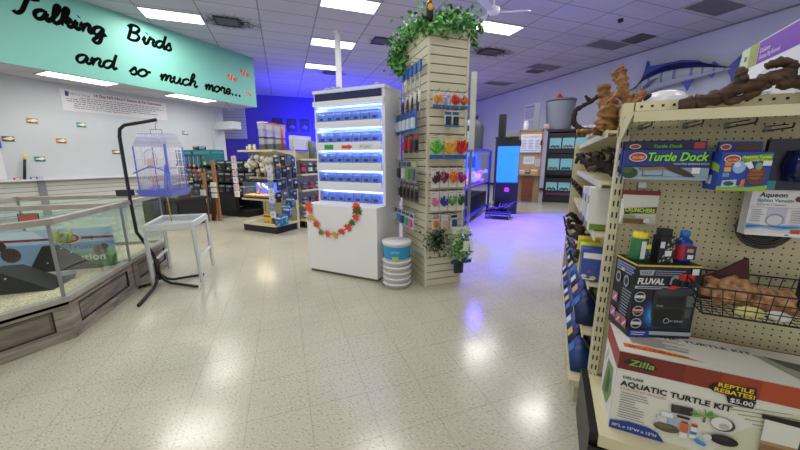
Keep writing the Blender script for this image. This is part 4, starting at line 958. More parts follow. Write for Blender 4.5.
MB(CLR).add([(-.11,-.01,-.07),(.11,-.01,-.07),(.12,-.05,-.2),(.13,-.015,-.36),(-.11,-.015,-.36),(-.12,-.05,-.2),(-.11,.01,-.07),(.11,.01,-.07),(.12,.03,-.2),(.13,.0,-.36),(-.11,.0,-.36),(-.12,.03,-.2)], [(0,1,2,5),(5,2,3,4),(7,6,11,8),(8,11,10,9),(1,7,8,2),(2,8,9,3),(6,0,5,11),(11,5,4,10),(4,3,9,10)], True).build('clear_pouch', t)
MB(pm('1f3a52')).box(-.105, .12, -.02, .0, -.375, -.345).build('bottom_seam', t)
MB(pm('dfe8d0')).box(.0, .06, -.054, -.05, -.24, -.14).build('label', t); hook('r', .34, .64, .15)
for i in range(2):
    MB(pm('2b3038')).at(TR(*right_pt(.33+i*.05, .05, 0), RZ)).box(-.02, .02, -.02, .02, .13, .27).build('hanging_tool', None, label=['left', 'right'][i]+' dark tool hanging below the large green plant bag', cat='tool')
# left face
for i in range(5): pack('l', .08+i*.11, 2.17, .06, .36, 'long blue-handled aquarium brush high on the tower left face', 'net', ('2a62b8',), out=.05, group='blue-handled brushes on the tower left face')
for i in range(4): pack('l', .1+i*.13, 1.9, .05, .18, 'slim dark and white pack between brushes and blue packs', 'tool', ('4a3040', 'b8bcc4'), card='c8ccd2', group='slim packs below the brushes', out=.05)
for i in range(5): pack('l', .08+i*.115, 1.74, .095, .2, 'blue and white pack in the row below the blue-handled brushes', 'blister', ('c8d4e4', '2a5aa8'), card='2f62a8', group='blue and white packs on the tower left face', out=.10)
for i, (c, n) in enumerate((('2a1a20', 'black'), ('a02838', 'dark red'), ('c03040', 'red'))): pack('l', .1+i*.14, 1.52, .1, .17, n+' pack with a red header below the blue packs on the tower left face', 'blister', (c, 'b83040'), card='3a3a42')
mix = [('5a6a7a', 'a8c04a', 'a grey blister beside the green ones'), ('6a9a3a', '2a3a6a', 'a green product'), ('c8ccd4', '3a5a8a', 'a pale product'), ('32343c', '6a6f78', 'a dark product')]
for i, (c, h_, n) in enumerate(mix): pack('l', .08+i*.13, 1.27, .11, .21, 'pack with '+n+' in the mixed row, tower left face', 'blister', (c, h_), card='8f959c', out=.1)
for i in range(5): pack('l', .08+i*.11, 1.04, .085, .17, 'dark brown pack under the mixed packs of the tower left face', 'blister', ('3a2f2e', '8a8a8e'), card='4a4644', group='dark packs on the tower left face')
lowc = [('c05a8a', 'pink'), ('3aa07a', 'green'), ('2a3f6a', 'navy'), ('4a8ac0', 'blue'), ('d0d0d4', 'white')]
for i, (c, n) in enumerate(lowc): pack('l', .08+i*.115, .76, .095, .16, n+' marked white card lowest on the tower left face', 'blister', (c, '2f4a78'), card='ccd4da', out=.12)
# leafy garland and toucan on top
t = thing('ivy_garland', 'green artificial ivy spilling over the top of the slatwall tower', 'artificial plant', (TX, TY, TH_)); rn = random.Random(11)
LG3 = [pm('2f7a2c', .5), pm('56a347', .5), pm('1f5322', .5), pm('7cba66', .5)]
mb = MB(LG3[0])
spots = [((.06, .18, .05), .06, 90), ((.14, .22, .06), .07, 130), ((.24, .30, .05), .07, 130), ((.22, .14, .0), .05, 70), ((.30, .34, -.01), .05, 60), ((-.08, .08, .05), .05, 60), ((-.2, .2, .04), .06, 80), ((-.33, .30, .04), .07, 100), ((-.44, .38, .0), .06, 110), ((-.50, .36, -.12), .05, 80), ((-.47, .33, -.22), .045, 60), ((-.40, .28, -.28), .04, 50), ((-.05, -.02, -.03), .03, 25), ((.12, .06, -.03), .05, 70), ((.05, .0, -.05), .035, 30), ((.33, .36, -.12), .02, 12)]
for c, r, n in spots: leaf_bunch(mb, c, (r, r, r*.8), int(n*1.5), rn, .026, LG3)
mb.build('leaves', t, kind='stuff')
mb = MB(pm('4a5a2a')); mb.tube(spline([(.34, .36, -.1), (.2, .2, .02), (0, .06, .03), (-.2, .2, .03), (-.42, .38, .02), (-.5, .36, -.15), (-.42, .3, -.3)], 4), .006, 6); mb.build('vine', t)
t = thing('toucan_figure', 'black toucan figure with an orange and yellow bill perched on the tower corner', 'bird figure', (TX-.01, TY+.03, TH_+.02), R(-60))
mb = MB(BLACKP); mb.tube([(0, 0, -.02), (0, 0, .03), (.01, 0, .09), (.02, 0, .13), (.025, 0, .155)], [.012, .034, .036, .026, .012], 10); mb.build('body', t)
MB(pm('e8b83a')).ball((.04, 0, .10), (.022, .024, .03), 8, 6).build('throat', t); MB(pm('d8502a')).tube([(.03, 0, .14), (.07, 0, .145), (.10, 0, .12)], [.014, .013, .003], 8).build('bill', t)
MB(BLACK).tube([(-.02, 0, .0), (-.05, 0, -.06)], [.014, .006], 6).build('tail', t); MB(pm('c04a8a')).ball((-.005, .03, .06), (.015, .008, .035), 7, 5).build('wing', t); MB(pm('c04a8a')).ball((-.005, -.03, .06), (.015, .008, .035), 7, 5).build('wing', t)
for s in (-1, 1): MB(CARD).ball((.032, s*.022, .14), .006, 6, 5).build('eye', t)

# ================================================================== BUCKETS
def bucket(label, z, group=None, full=False):
    t = thing('bucket', label, 'bucket', (-1.372, 2.84, z), 0, group)
    if full:
        MB(WPLAST).lathe([(.128, .0), (.14, .165)], n=28).build('body', t)
        MB(pm('2a9ad0')).lathe([(.1315, .02), (.1415, .15)], n=28, cap=False).build('label_band', t)
        MB(WPLAST).lathe([(.147, .165), (.149, .172), (.149, .19), (.14, .195), (.0, .19)], n=28, cap=False).build('lid', t)
    else:
        MB(WPLAST).lathe([(.125, .0), (.135, .04), (.148, .04), (.149, .056), (.14, .058)], n=28).build('body', t)
        MB(CHROME).tube([(-.148, 0, .045), (-.15, -.05, .02), (-.10, -.115, .01)], .003, 5).build('handle', t)
    return t
for i in range(5): bucket('white plastic bucket nested in the stack below the blue-labelled bucket', .0+i*.058, 'nested white buckets')
b = bucket('white lidded bucket with a blue label on top of the bucket stack', .291, None, True)
mb = MB(pm('b8cc3a')).at(TR(0, 0, 0, R(20))).box(-.03, .03, -.145, -.13, .025, .05); mb.build('yellow_patch', b); mb = MB(CARD).at(TR(0, 0, 0, R(20)) @ frame((-.04, -.1415, .09), (1, 0, 0), (0, 0, 1))); mb.text(CARD, 'REEF SALT', .0, .0, .025, .08); mb.build('lettering', b)

# ================================================================== BEHIND THE TOWER
t = thing('panel_rack', 'grey metal rack holding tall pale panels, right behind the slatwall tower', 'rack', (-1.06, 3.9, 0))
for x in (0, .16): MB(GREY).bar((x, .0, 0), (x, 0, 1.4), .03).build('post', t)
MB(GREY).box(-.02, .18, -.03, .12, 1.37, 1.4).build('top_plate', t); MB(GREY).box(-.02, .18, -.03, .12, .0, .02).build('foot_plate', t); MB(GREY).bar((0, 0, .7), (.16, 0, .7), .025).build('crossbar', t)
for i, (x, h, c) in enumerate(((.0, .88, 'a9b8ac'), (.055, .9, '8fa596'), (.12, .87, 'cdd2c8'))):
    MB(pm(c, .4)).box(-1.06+x, -1.06+x+(.035 if i < 2 else .06), 3.92, 3.97, 1.401, 1.401+h).build('upright_sheet', None, label=['narrow grey green', 'thin dark edged green', 'widest and palest'][i]+' upright panel on the rack behind the tower', cat='panel', bevel=.003)
t = thing('aquarium_rack', 'rack of blue glowing coral tanks in a pale frame, behind the tower', 'aquarium rack', (-2.2, 5.9, 0))
LF = pm('4c4f86', .4)
for x in (0, .74):
    for y in (0, 2.6): MB(LF).bar((x, y, 0), (x, y, 1.5), .05).build('post', t)
MB(LF).box(-.02, .77, -.02, 2.62, 1.48, 1.52).build('top_panel', t); MB(LF).box(-.0, .75, 0, 2.6, .12, .16).build('bottom_shelf', t); MB(LF).box(0, .75, 0, 2.6, .72, .76).build('middle_shelf', t)
MB(mat('coral_back_glow', C3('#1d2ad8'), .5, emit=5, emit_col=(.03, .07, 1))).box(.3, .33, .05, 2.55, .77, 1.46).build('tank_back', t)  # panel made to glow in place of the rack's tank lights
MB(GLASS).box(.73, .736, .05, 2.55, .77, 1.4).build('tank_glass', t)
MB(pm('0e1220')).box(.5, .52, 1.2, 1.9, 1.1, 1.36).build('dark_screen', t); MB(BLACKP).box(.1, .7, .1, 2.5, .17, .5).build('lower_bin', t)
rn = random.Random(9)
for i in range(16):
    c = rn.choice([(1, .35, .25), (.9, .2, .8), (.2, .9, .9), (.4, .5, 1), (1, .6, .5)]); hx = '%02x%02x%02x' % tuple(int(v*255) for v in c)
    mb = MB(mat('glow_coral_'+hx, c, .5, emit=.6)); y = .15+i*.15
    for j in range(4): mb.ball((.6+rn.uniform(-.08, .08), y+rn.uniform(-.05, .05), .8+rn.uniform(0, .22)), .035+.02*rn.random(), 7, 5)
    mb.at(Matrix.Translation((-2.2, 5.9, 0))); mb.build('coral', None, (-2.2, 5.9, 0), label='glowing coral frag in the blue tank rack behind the tower', cat='coral', group='glowing corals in the blue tank rack')
# goods above the rack
t = thing('storage_drum', 'grey rounded drum standing above the blue coral rack', 'drum', (-1.75, 7.9, 1.521)); MB(pm('4f5058')).lathe([(.2, 0), (.21, .5), (.16, .62), (.06, .66), (.05, .74), (.0, .75)], n=20, cap=False).build('body', t); MB(DARK).lathe([(.07, .72), (.07, .8)], n=10).build('cap', t)
for i, (y, r, h, c, d) in enumerate(((6.2, .09, .42, 'c8ccd2', '14161c'), (6.5, .1, .52, '14161c', 'd8dce0'), (6.85, .09, .36, '30343c', 'c0c4ca'))):
    jar(['white and black striped tall bottle nearest above the coral rack', 'black tall bottle with white bands above the coral rack', 'short dark bottle above the coral rack by the drum'][i], (-1.62, y, 1.521), r, h, c, d, 'bottle', 'bottle', band=d)
t = thing('loudspeaker', 'slim dark speaker standing behind the grey drum', 'speaker', (-1.35, 9.5, 0)); MB(BLACKP).box(-.09, .09, -.08, .08, 1.9, 2.5).build('cabinet', t); MB(DARK).lathe([(.02, 0), (.02, 1.9)], n=8).build('stand', t); MB(BLACK).box(-.16, .16, -.14, .14, 0, .03).build('base', t)
# tall blue tank
t = thing('tall_aquarium', 'tall bright blue aquarium on a black stand with a pink tag', 'aquarium', (-1.2, 8.0, 0), R(12))
MB(pm('0f1018', .3)).box(-.02, .5, -.02, .42, 0, .74).build('stand', t)
MB(mat('blue_water_glow', C3('#1c78e0'), .3, emit=.75, emit_col=(.03, .3, 1))).box(.01, .47, .01, .39, .76, 1.6).build('water', t)
MB(GLASS).box(0, .48, 0, .40, .745, 1.61).build('glass', t); MB(BLACK).box(-.01, .49, -.01, .41, 1.6, 1.74).build('hood', t); MB(BLACK).tube([(.24, .2, 1.74), (.24, .2, 1.82)], .05, 10).build('filter_knob', t)
mb = MB(pm('f04fb0')); mb.prism([(-.055, -.04), (.05, -.05), (.06, .03), (.02, .06), (-.05, .045)], 0, .004); o = mb.build('paper_tag', t); o.location = (.24, -.021, .58); o.rotation_euler = (PI/2, 0, 0)
# driftwood tray on the floor
t = thing('wire_tray', 'low dark metal tray of driftwood pieces in front of the tall blue tank', 'tray', (-1.28, 7.15, 0))
MB(DARK).box(0, .5, 0, .5, .10, .13).build('tray', t)
for x in (.02, .48):
    for y in (.02, .48): MB(DARK).bar((x, y, 0), (x, y, .3), .02).build('leg', t)
for i in range(6):
    mb = MB(WOODK if i % 2 else WOODD); x = .08+.07*i; branch(mb, [(x-.12, .1+.05*i, .06), (x, .2, .12), (x+.1, .15+.04*i, .1+.03*i), (x+.16, .3, .22)], .03, .012); mb.at(TR()); mb.build('driftwood', None, (-1.24, 7.2, .1), label='dark driftwood branch piled in the low tray by the blue tank', cat='driftwood', group='driftwood in the low tray')

# ---- pegboard stand with posters
t = thing('pegboard_stand', 'tan pegboard stand with a white notice board beside the black aquarium rack', 'display stand', (-.98, 10.5, 0))
PG2 = peg_mat('tan_pegboard', C3('#b59a70')); WD = pm('a07c4c')
MB(PG2).box(.02, .62, 0, .03, .05, 2.1).build('pegboard', t)
for x in (0, .62): MB(WD).box(x, x+.04, -.02, .05, 0, 2.15).build('post', t)
MB(WD).box(0, .66, -.02, .05, 2.1, 2.15).build('top_rail', t); MB(WD).box(0, .66, -.25, 0, .83, .87).build('ledge', t)
t = thing('notice_board', 'white notice board with red heading and dark clips on the tan pegboard', 'notice board', (-.93, 10.44, 1.5))
mb = MB(CARD).at(frame((0, 0, 0), (1, 0, 0), (0, 0, 1))); mb.box(0, .56, 0, .52, 0, .02); mb.M = mb.M @ Matrix.Translation((0, 0, .02)); mb.text(pm('c0303a'), 'FISH ORDERS', .06, .42, .06, .44)
for x in (.04, .22, .4): mb.lines(pm('5a78b8'), x, .34, x+.14, 6, .045, .014)
mb.prr(pm('9ab0d8'), .02, .04, .54, .06); mb.build('board', t); MB(BLACKP).box(-.02, .02, -.03, .0, .2, .34).build('clip', t); MB(BLACKP).box(.54, .58, -.03, 0, .2, .34).build('clip', t)
for i, (x, z, w, h, c, l) in enumerate(((-.82, 1.16, .3, .22, 'd8d8d8', 'white paper below the notice board'), (-.5, 1.1, .16, .2, 'c4c0b8', 'smaller paper at the right below the notice board'))):
    mb = MB(pm(c)).at(frame((0, 0, 0), (1, 0, 0), (0, 0, 1))); mb.box(0, w, 0, h, 0, .004); mb.M = mb.M @ Matrix.Translation((0, 0, .004)); mb.lines(pm('8a8a90'), .03, h-.05, w-.03, 4, .035, .01); mb.build('paper_notice', None, (x, 10.495, z), label=l, cat='paper')
carton('yellow box on the tan stand ledge', (-.58, 10.3, .872), .18, .12, .14, 'c9a63c'); carton('white and brown box on the tan stand ledge, left', (-.9, 10.3, .872), .16, .12, .12, 'b8ac9c'); carton('dark small box on the tan stand ledge, middle', (-.72, 10.3, .872), .1, .1, .1, '4a3f38')
mb = MB(wood_mat('red_brown_bark', C3('#5a2c1a'), C3('#8a4c2c'), (9, 9, 16), .8)).box(0, .3, 0, .06, 0, .72); mb.build('cork_slab', None, (-.8, 10.3, .05), label='reddish brown bark slab standing under the tan stand ledge', cat='bark', bevel=.01)
t = thing('wall_notice', 'white paper notice with dark heading high on the right wall', 'notice')
M = frame((-6.0, 20.7, 0), (1, -1, 0), (0, 0, 1)) @ Matrix.Translation((6.55, 0, 0)); mb = MB(CARD).at(M); mb.box(0, .85, 2.98, 3.68, 0.001, .006); mb.M = M @ Matrix.Translation((0, 0, .006)); mb.text(pm('2a3f6a'), 'Grooming', .06, 3.52, .13, .6, bold=.006); mb.lines(pm('6a6f88'), .06, 3.42, .8, 6, .065, .02); mb.build('sheet', t)

# ---- black aquarium rack
t = thing('aquarium_rack', 'black rack with three rows of pale blue lit fish tanks at the back right', 'aquarium rack', (-.22, 10.9, 0))
RW_, RD_ = 1.16, .5
for x in (0, RW_-.05): MB(BLACK).box(x, x+.05, 0, RD_, 0, 2.15).build('side_post', t)
MB(BLACK).box(.05, RW_-.05, RD_-.02, RD_, 0, 2.15).build('back_panel', t)
MB(BLACK).box(0, RW_, -.02, RD_, 2.1, 2.17).build('top_panel', t)
TW3 = mat('tank_water_lit', C3('#5f98a0'), .3, emit=.22, emit_col=(.45, .8, .95))
for zi, (z0, z1) in enumerate(((1.62, 1.94), (.98, 1.34), (.36, .62))):
    MB(BLACK).box(.05, RW_-.05, -.01, RD_-.02, z1, z1+.12).build('light_hood', t); MB(BLACK).box(.05, RW_-.05, -.01, RD_-.02, z0-.14, z0-.0).build('front_rail', t)
    for i in range(3):
        x = .06+i*.35
        w = MB(TW3).box(x+.01, x+.32, .03, RD_-.05, z0+.01, z1-.02).build('tank', t); MB(GLASS).box(x, x+.33, .0, .02, z0, z1).build('glass_front', w)
        mb = MB(pm(['39505a', '6a5a48', '2f4a44'][(i+zi) % 3])); 
        for j in range(5): mb.ball((x+.06+.05*j, .026, z0+.05+.02*(j % 2)), (.028, .006, .04), 7, 5)
        mb.build('decor', w)
MB(pm('5a2c50')).box(.06, RW_-.06, -.012, -.008, .22, .3).build('purple_strip', t); MB(BLACKP).box(.05, RW_-.05, 0, RD_-.02, 0, .2).build('plinth', t)
# on top of the racks
t = thing('wicker_bin', 'large grey ribbed bin standing on the black aquarium rack', 'bin', (.05, 11.3, 2.171))
mb = MB(pm('7d848c', .5)); pr = []
for i in range(14): pr += [(.33+.006*i, i*.06), (.345+.006*i, i*.06+.03)]
mb.lathe(pr, n=26); mb.build('body', t); MB(pm('6a7078')).lathe([(.41, .83), (.43, .85), (.43, .88), (.41, .89)], n=26).build('rim', t)
MB(REDP).lathe([(.1, .0), (.09, .08), (.03, .16), (.0, .2)], n=14, cap=False).build('red_funnel', None, (.0, 11.3, 3.06), label='red rounded cap on top of the grey ribbed bin', cat='cap')
MB(pm('8f959c')).box(-.16, .0, -.1, .1, 0, .8).build('grey_box', None, (-.5, 11.15, 2.171), label='narrow grey white box left of the grey ribbed bin', cat='box')
jar('small white canister on the rack left of the grey bin', (-.82, 10.55, 2.15), .08, .26, 'd4d6d8', 'c0c4c8', 'canister', 'canister')
MB(pm('b8ae8c')).ball((0, 0, .09), (.1, .06, .09), 12, 8).build('yellowish_gourd', None, (-.28, 10.95, 2.171), label='small yellowish round object in front of the grey bin', cat='ornament')
mb = MB(pm('dcdcdc')); 
for i in range(5): mb.ball((i*.11, .02*(i % 2), .05), (.08, .09, .05+.01*(i % 2)), 8, 6)
mb.build('white_cloth', None, (.55, 11.05, 2.171), label='crumpled white cloth on the black aquarium rack top', cat='cloth')
MB(GREY).box(-.25, .35, -.01, .01, 0, .16).build('low_rail', None, (-1.35, 10.6, 1.95), label='low pale rail on top of the dark fixture left of the tan stand', cat='rail')
t = thing('dark_counter', 'dark fixture between the blue tank and the tan stand', 'counter', (-1.65, 10.4, 0)); MB(BSH).box(0, .62, 0, .5, 0, 1.95).build('cabinet', t); MB(DARK).box(-.02, .64, -.02, .52, 1.93, 1.97).build('top', t)
MB(WPLAST).box(0, .05, 0, .3, 0, 1.0).build('white_board', None, (.84, 10.4, 0), label='white board standing at the right edge of the black aquarium rack', cat='board')

# ---- marlin on the right wall
t = thing('mounted_marlin', 'blue and silver mounted marlin hanging on the right wall above the shelving', 'fish mount')
MW = frame((2.175, 12.525, 0), (1, -1, 0), (0, 0, 1))
topc = [(-.28, 3.36), (.01, 3.42), (.21, 3.62), (.36, 3.72), (.75, 3.83), (1.11, 3.83), (1.56, 3.74), (1.82, 3.64), (2.09, 3.52), (2.29, 3.43)]
botc = [(-.28, 3.34), (.05, 3.27), (.25, 3.17), (.36, 3.18), (.75, 3.26), (1.11, 3.30), (1.56, 3.33), (1.82, 3.36), (2.09, 3.38), (2.29, 3.38)]
A_ = spline(topc, 6); B_ = spline(botc, 6); n = 20
MBL = [mat('marlin_back', C3('#141f52'), .25), mat('marlin_blue', C3('#2c4aa0'), .25), mat('marlin_silver', C3('#9aa5a2'), .25), mat('marlin_belly', C3('#a9afba'), .3), mat('marlin_stripe', C3('#5f7290'), .25)]
mb = MB(MBL[0]).at(MW); vs = []
for a, b in zip(A_, B_):
    h = (a.y-b.y)/2; c = (a.y+b.y)/2; x = (a.x+b.x)/2
    for k in range(n): an = 2*PI*k/n; vs.append((x, c+h*math.cos(an), .26+h*.45*math.sin(an)))
L = len(A_); base = len(mb.v); mb.v += [tuple(MW @ Vector(p)) for p in vs]
for i in range(L-1):
    for k in range(n):
        an = 2*PI*(k+.5)/n; c = math.cos(an); stripe = (i % 5 == 0) and i > 14
        m = MBL[0] if c > .42 else MBL[1] if c > .22 else (MBL[4] if stripe else MBL[2]) if c > -.55 else MBL[3]
        if m not in mb.mats: mb.mats.append(m)
        mb.f.append([base+i*n+k, base+(i+1)*n+k, base+(i+1)*n+(k+1) % n, base+i*n+(k+1) % n]); mb.fi.append(mb.mats.index(m)); mb.sm.append(True)
mb.build('body', t)
def fin(nm, poly, m, z=.26, th=.02):
    MB(m).at(MW @ Matrix.Translation((0, 0, z-th/2))).prism(poly, 0, th).build(nm, t)
FB = mat('marlin_fin', C3('#1d3590'), .35)
fin('dorsal_fin', [(.2, 3.6), (.28, 3.85), (.30, 4.08), (.36, 4.08), (.42, 3.92), (.75, 3.90), (1.2, 3.88), (1.6, 3.77), (1.7, 3.70), (1.2, 3.74), (.7, 3.7)], FB)
fin('rear_dorsal_fin', [(1.85, 3.60), (1.93, 3.66), (2.05, 3.56), (2.0, 3.52)], FB)
fin('tail_fin', [(2.2, 3.42), (2.34, 3.56), (2.46, 3.68), (2.43, 3.5), (2.42, 3.36), (2.42, 3.2), (2.36, 3.02), (2.32, 3.2), (2.24, 3.36)], FB)
fin('anal_fin', [(1.28, 3.31), (1.38, 3.2), (1.45, 3.05), (1.5, 3.18), (1.56, 3.33)], FB)
fin('pectoral_fin', [(.40, 3.36), (.42, 3.28), (.55, 3.36), (.78, 3.53), (.6, 3.5)], FB, .42, .015)
fin('small_rear_fin', [(1.85, 3.36), (1.95, 3.27), (2.0, 3.38)], FB)
MB(MBL[0]).at(MW).tube([(-.2, 3.34, .26), (-.55, 3.2, .26), (-.95, 3.05, .26)], [.03, .018, .004], 8).build('bill', t)
MB(BLACK).at(MW).ball((.12, 3.40, .35), (.025, .025, .02), 8, 6).build('eye', t); MB(GREY).at(MW).box(.9, 1.2, 3.5, 3.6, 0, .2).build('wall_mount', t)

# ================================================================== RIGHT SHELVING
def shelf_item(*a, **k): return carton(*a, **k)
gn = gondola('gondola_run', 'long shelving run of driftwood and tall boxes along the right aisle', (.172, 3.5, 0), R(-90), 1.76, .36, 1.44, [.42, .68, .93, 1.18, 1.41], CREAM, deck=.14, kick=CREAMD)
MB(PEG).box(-.04, 0, 0, .36, 0, 1.42).build('end_panel', gn)
MB(CREAMD).box(-.02, 1.74, .08, .95, 1.47, 1.505).build('top_board', gn)
for x in (0, 1.7): MB(CREAMD).box(x, x+.04, .9, .94, 0, 1.47).build('rear_post', gn)
WOODN = [WOODK, WOODD]
rn = random.Random(21)
def drift(label, loc, pts, r0, r1, m, group=None, extra=()):
    mb = MB(m); branch(mb, pts, r0, r1)
    for p, a, b in extra: branch(mb, p, a, b)
    return mb.build('driftwood', None, loc, label=label, cat='driftwood', group=group)
for i, y in enumerate((1.9, 2.15, 2.5, 2.85, 3.2)):
    drift('dark driftwood branch on the second shelf of the right aisle run', (.27, y, 1.185), [(.08, -.08, .03), (.0, 0, .04+.05*rn.random()), (-.04-.03*rn.random(), .08*rn.uniform(-1, 1), .05+.09*rn.random()), (-.06-.07*rn.random(), .1*rn.uniform(-1, 1), .03+.12*rn.random())], .03, .012, WOODN[i % 2], 'dark driftwood on the second aisle shelf', [([(0, 0, .05), (.03, .06, .12), (-.02, .1, .15)], .016, .008)])
for i, y in enumerate((2.4, 2.7, 3.0, 3.3)):
    drift('dark driftwood branch on the third shelf of the right aisle run', (.26, y, .935), [(.05, -.05, .02), (.0, 0, .06), (-.06, .05, .12), (-.1, .0, .17)], .03, .012, WOODK, 'dark driftwood on the third aisle shelf')
for i, y in enumerate((2.0, 2.35, 2.7, 3.0, 3.3)):
    drift('brown root piece poking from the lower aisle shelf', (.24, y, .685), [(.06, 0, .03), (.0, 0, .05), (-.05, .08*rn.uniform(-1, 1), .03+.09*rn.random()), (-.09, .1*rn.uniform(-1, 1), .03+.1*rn.random())], .03, .01, WOODN[i % 2], 'brown roots on the lower aisle shelf', [([(-.04, 0, .05), (-.08, .06, .02), (-.11, .08, .07)], .014, .006)])
for i, (y, h, c, a_c, l) in enumerate(((2.16, .19, 'd8dce0', '3a5a9a', 'tall white box with blue foot, farther one on the aisle shelf'), (2.0, .2, 'c8ccd0', '1f2a24', 'white box with a black band on the aisle shelf'), (1.84, .21, 'e2e4e2', '6a8a2c', 'nearest white box with a green and yellow foot on the aisle shelf'))):
    mb = MB(pm(c)).box(0, .14, 0, .11, 0, h); mb.use(pm(a_c)).box(-.001, .0, .002, .108, .0, .035); mb.use(pm(a_c)).box(-.001, .0, .03, .08, h*.6, h*.8)
    mb.box(.01, .13, -.001, 0, 0, .03); mb.build('tall_box', None, (.18, y, .935), label=l, cat='box')
for i, (y, c) in enumerate(((2.02, 'd8c83a'), (1.86, 'c8d84a'), (1.78, '3a4fa0'))): carton(['yellow pack', 'lime pack', 'blue pack'][i]+' below the white boxes on the aisle run', (.17, y, .685), .1, .09, .16, c)
bc = ['1a2c58', '20407a', '14204a', '24528a', '1c2a4a']
k = 0
for z in (.145, .425):
    for i in range(9):
        k += 1; y = 1.82+i*.18
        mb = MB(pm(bc[k % 5], .4)); hb = .13+.04*rn.random(); mb.add([(0,0,0),(.1,.0,0),(.1,.15,0),(0,.15,0),(-.012,.01,hb*.5),(.11,.01,hb*.5),(.11,.14,hb*.5),(-.012,.14,hb*.5),(.035,.005,hb),(.055,.005,hb),(.055,.145,hb),(.035,.145,hb)], [(3,2,1,0),(0,1,5,4),(1,2,6,5),(2,3,7,6),(3,0,4,7),(4,5,9,8),(5,6,10,9),(6,7,11,10),(7,4,8,11),(8,9,10,11)], True)
        mb.use(pm(['d84a3a', 'a8c83a', 'd8dce0', '4aa0c8'][k % 4])).add([(-.008,.03,hb*.2),(-.008,.11,hb*.2),(-.015,.11,hb*.5),(-.015,.03,hb*.5)], [(0,3,2,1)], False); mb.use(pm(['c8d0d8', '2a70b0', 'd0b040'][k % 3])).add([(-.011,.04,hb*.56),(-.011,.12,hb*.56),(.012,.12,hb*.8),(.012,.04,hb*.8)], [(0,3,2,1)], False)
        mb.build('gravel_bag', None, (.18, y, z), label='blue plastic bag on the lowest aisle shelves with a small coloured label', cat='bag', group='blue bags on the lowest aisle shelves')
# driftwood on top of the run
t = drift('black curled branch leaning at the far left of the shelving top', (.17, 2.3, 1.415), [(.0, -.02, .02), (-.07, 0, .08), (-.075, .02, .16), (-.0, .03, .21), (.07, .03, .27)], .018, .010, WOODK, None, [([(.0, .03, .21), (-.03, .03, .25)], .014, .006)])
drift('small tan driftwood chip at the foot of the large orange driftwood', (.16, 2.05, 1.415), [(-.06, 0, .01), (0, 0, .02), (.07, -.03, .04)], .018, .012, WOODL)
mb = MB(WOODL); branch(mb, [(.0, 0, -.005), (.0, 0, .06), (-.012, 0, .12), (-.022, 0, .17), (-.03, 0, .2)], .052, .024, 12, .3); branch(mb, [(.02, 0, .02), (.035, 0, .09), (.02, 0, .13)], .025, .01); mb.build('driftwood', None, (.215, 1.86, 1.42), label='broad orange driftwood stump on the run top, left of the forked one', cat='driftwood')
mb = MB(WOODL); branch(mb, [(.07, 0, .0), (.03, 0, .025), (.01, 0, .06), (.0, 0, .1), (-.012, 0, .135), (-.015, 0, .15)], .03, .017, 12, .35); branch(mb, [(-.01, 0, .125), (-.03, .0, .125), (-.045, 0, .14)], .014, .006); branch(mb, [(-.03, 0, .125), (-.03, 0, .10)], .009, .004); branch(mb, [(.04, 0, .01), (.075, 0, .03), (.085, 0, .055)], .024, .012); branch(mb, [(-.012, 0, .14), (-.005, 0, .165)], .01, .004)
branch(mb, [(.0, 0, .05), (-.03, 0, .03), (-.045, 0, -.0)], .006, .005)
mb.build('driftwood', None, (.235, 1.73, 1.515), label='forked orange driftwood on the corner post of the near shelving', cat='driftwood')
mb = MB(WOODK); mb.ball((0, 0, .02), (.02, .02, .026), 8, 6); mb.build('driftwood', None, (.345, 1.76, 1.512), label='small black wood knot between the forked driftwood and the white dish', cat='driftwood')

# ---- near endcap
ec = gondola('gondola_endcap', 'near cream pegboard endcap with the turtle kit on its base, at the right', (.245, 1.27, 0), 0, .95, .42, 1.51, [], CREAM, deck=.25, kick=BLACK)
mb = MB(CREAM).box(.04, .91, .385, .40, 1.475, 1.51); mb.use(BLACK)
for i in range(24): mb.box(.055+i*.035, .064+i*.035, .384, .3851, 1.488, 1.497)
mb.build('top_rail', ec)
mb = MB(CREAM).box(.005, .945, .19, .39, 1.44, 1.447); mb.box(.005, .945, .183, .19, 1.415, 1.45); mb.build('top_shelf', ec)
MB(CREAM).add([(.004, .39, 1.45), (.004, .19, 1.45), (.004, .39, 1.36), (.008, .39, 1.45), (.008, .19, 1.45), (.008, .39, 1.36)], [(0,1,2), (5,4,3), (0,3,4,1), (1,4,5,2), (2,5,3,0)], False).build('bracket', ec)
MB(CREAM).box(0, .95, -.012, 0, .205, .255).build('deck_lip', ec)
MB(BLACK).box(-.03, -.002, .0, .43, 0, .25).build('side_kick', ec); MB(BLACK).box(-.03, .95, -.02, -.012, 0, .2).build('front_kick', ec)
MB(CREAM).box(-.0, .95, .42, .48, 1.38, 1.42).build('rear_beam', ec)

# ---- turtle kit box
t = thing('turtle_kit_box', 'large white and red aquatic turtle kit box on the near endcap base', 'box', (.285, 1.33, .251))
BW, BD, BH = .78, .24, .33
mb = MB(pm('d8d8cc')).box(0, BW, 0, BD, 0, BH)
F = frame((0, 0, 0), (1, 0, 0), (0, 0, 1)); mb.at(F)
mb.pr(pm('c9cdb0'), [(.30, 0), (.78, 0), (.78, .25), (.5, .25), (.36, .12)]); mb.pr(pm('b5bf98'), [(.36, 0), (.78, 0), (.78, .07), (.6, .05), (.45, .06)])
for i in range(9):
    x = .31+.02*i; y = .21-.012*i; mb.pr(pm('8fa070'), [(x, y), (x+.16, y+.02), (x+.17, y+.024), (x, y+.004)])
cols = ['6a2218', '74261a', '82301c', '933a1e', 'a84622', 'bd5426', 'cc602a', 'd2682c']
for i in range(8): x = BW*i/8; mb.pr(pm(cols[i]), [(x, .258 - .0*i), (x+BW/8+.0005, .258), (x+BW/8+.0005, BH-.002), (x, BH-.002)])
mb.prr(CARD, 0, .256, BW, .258)
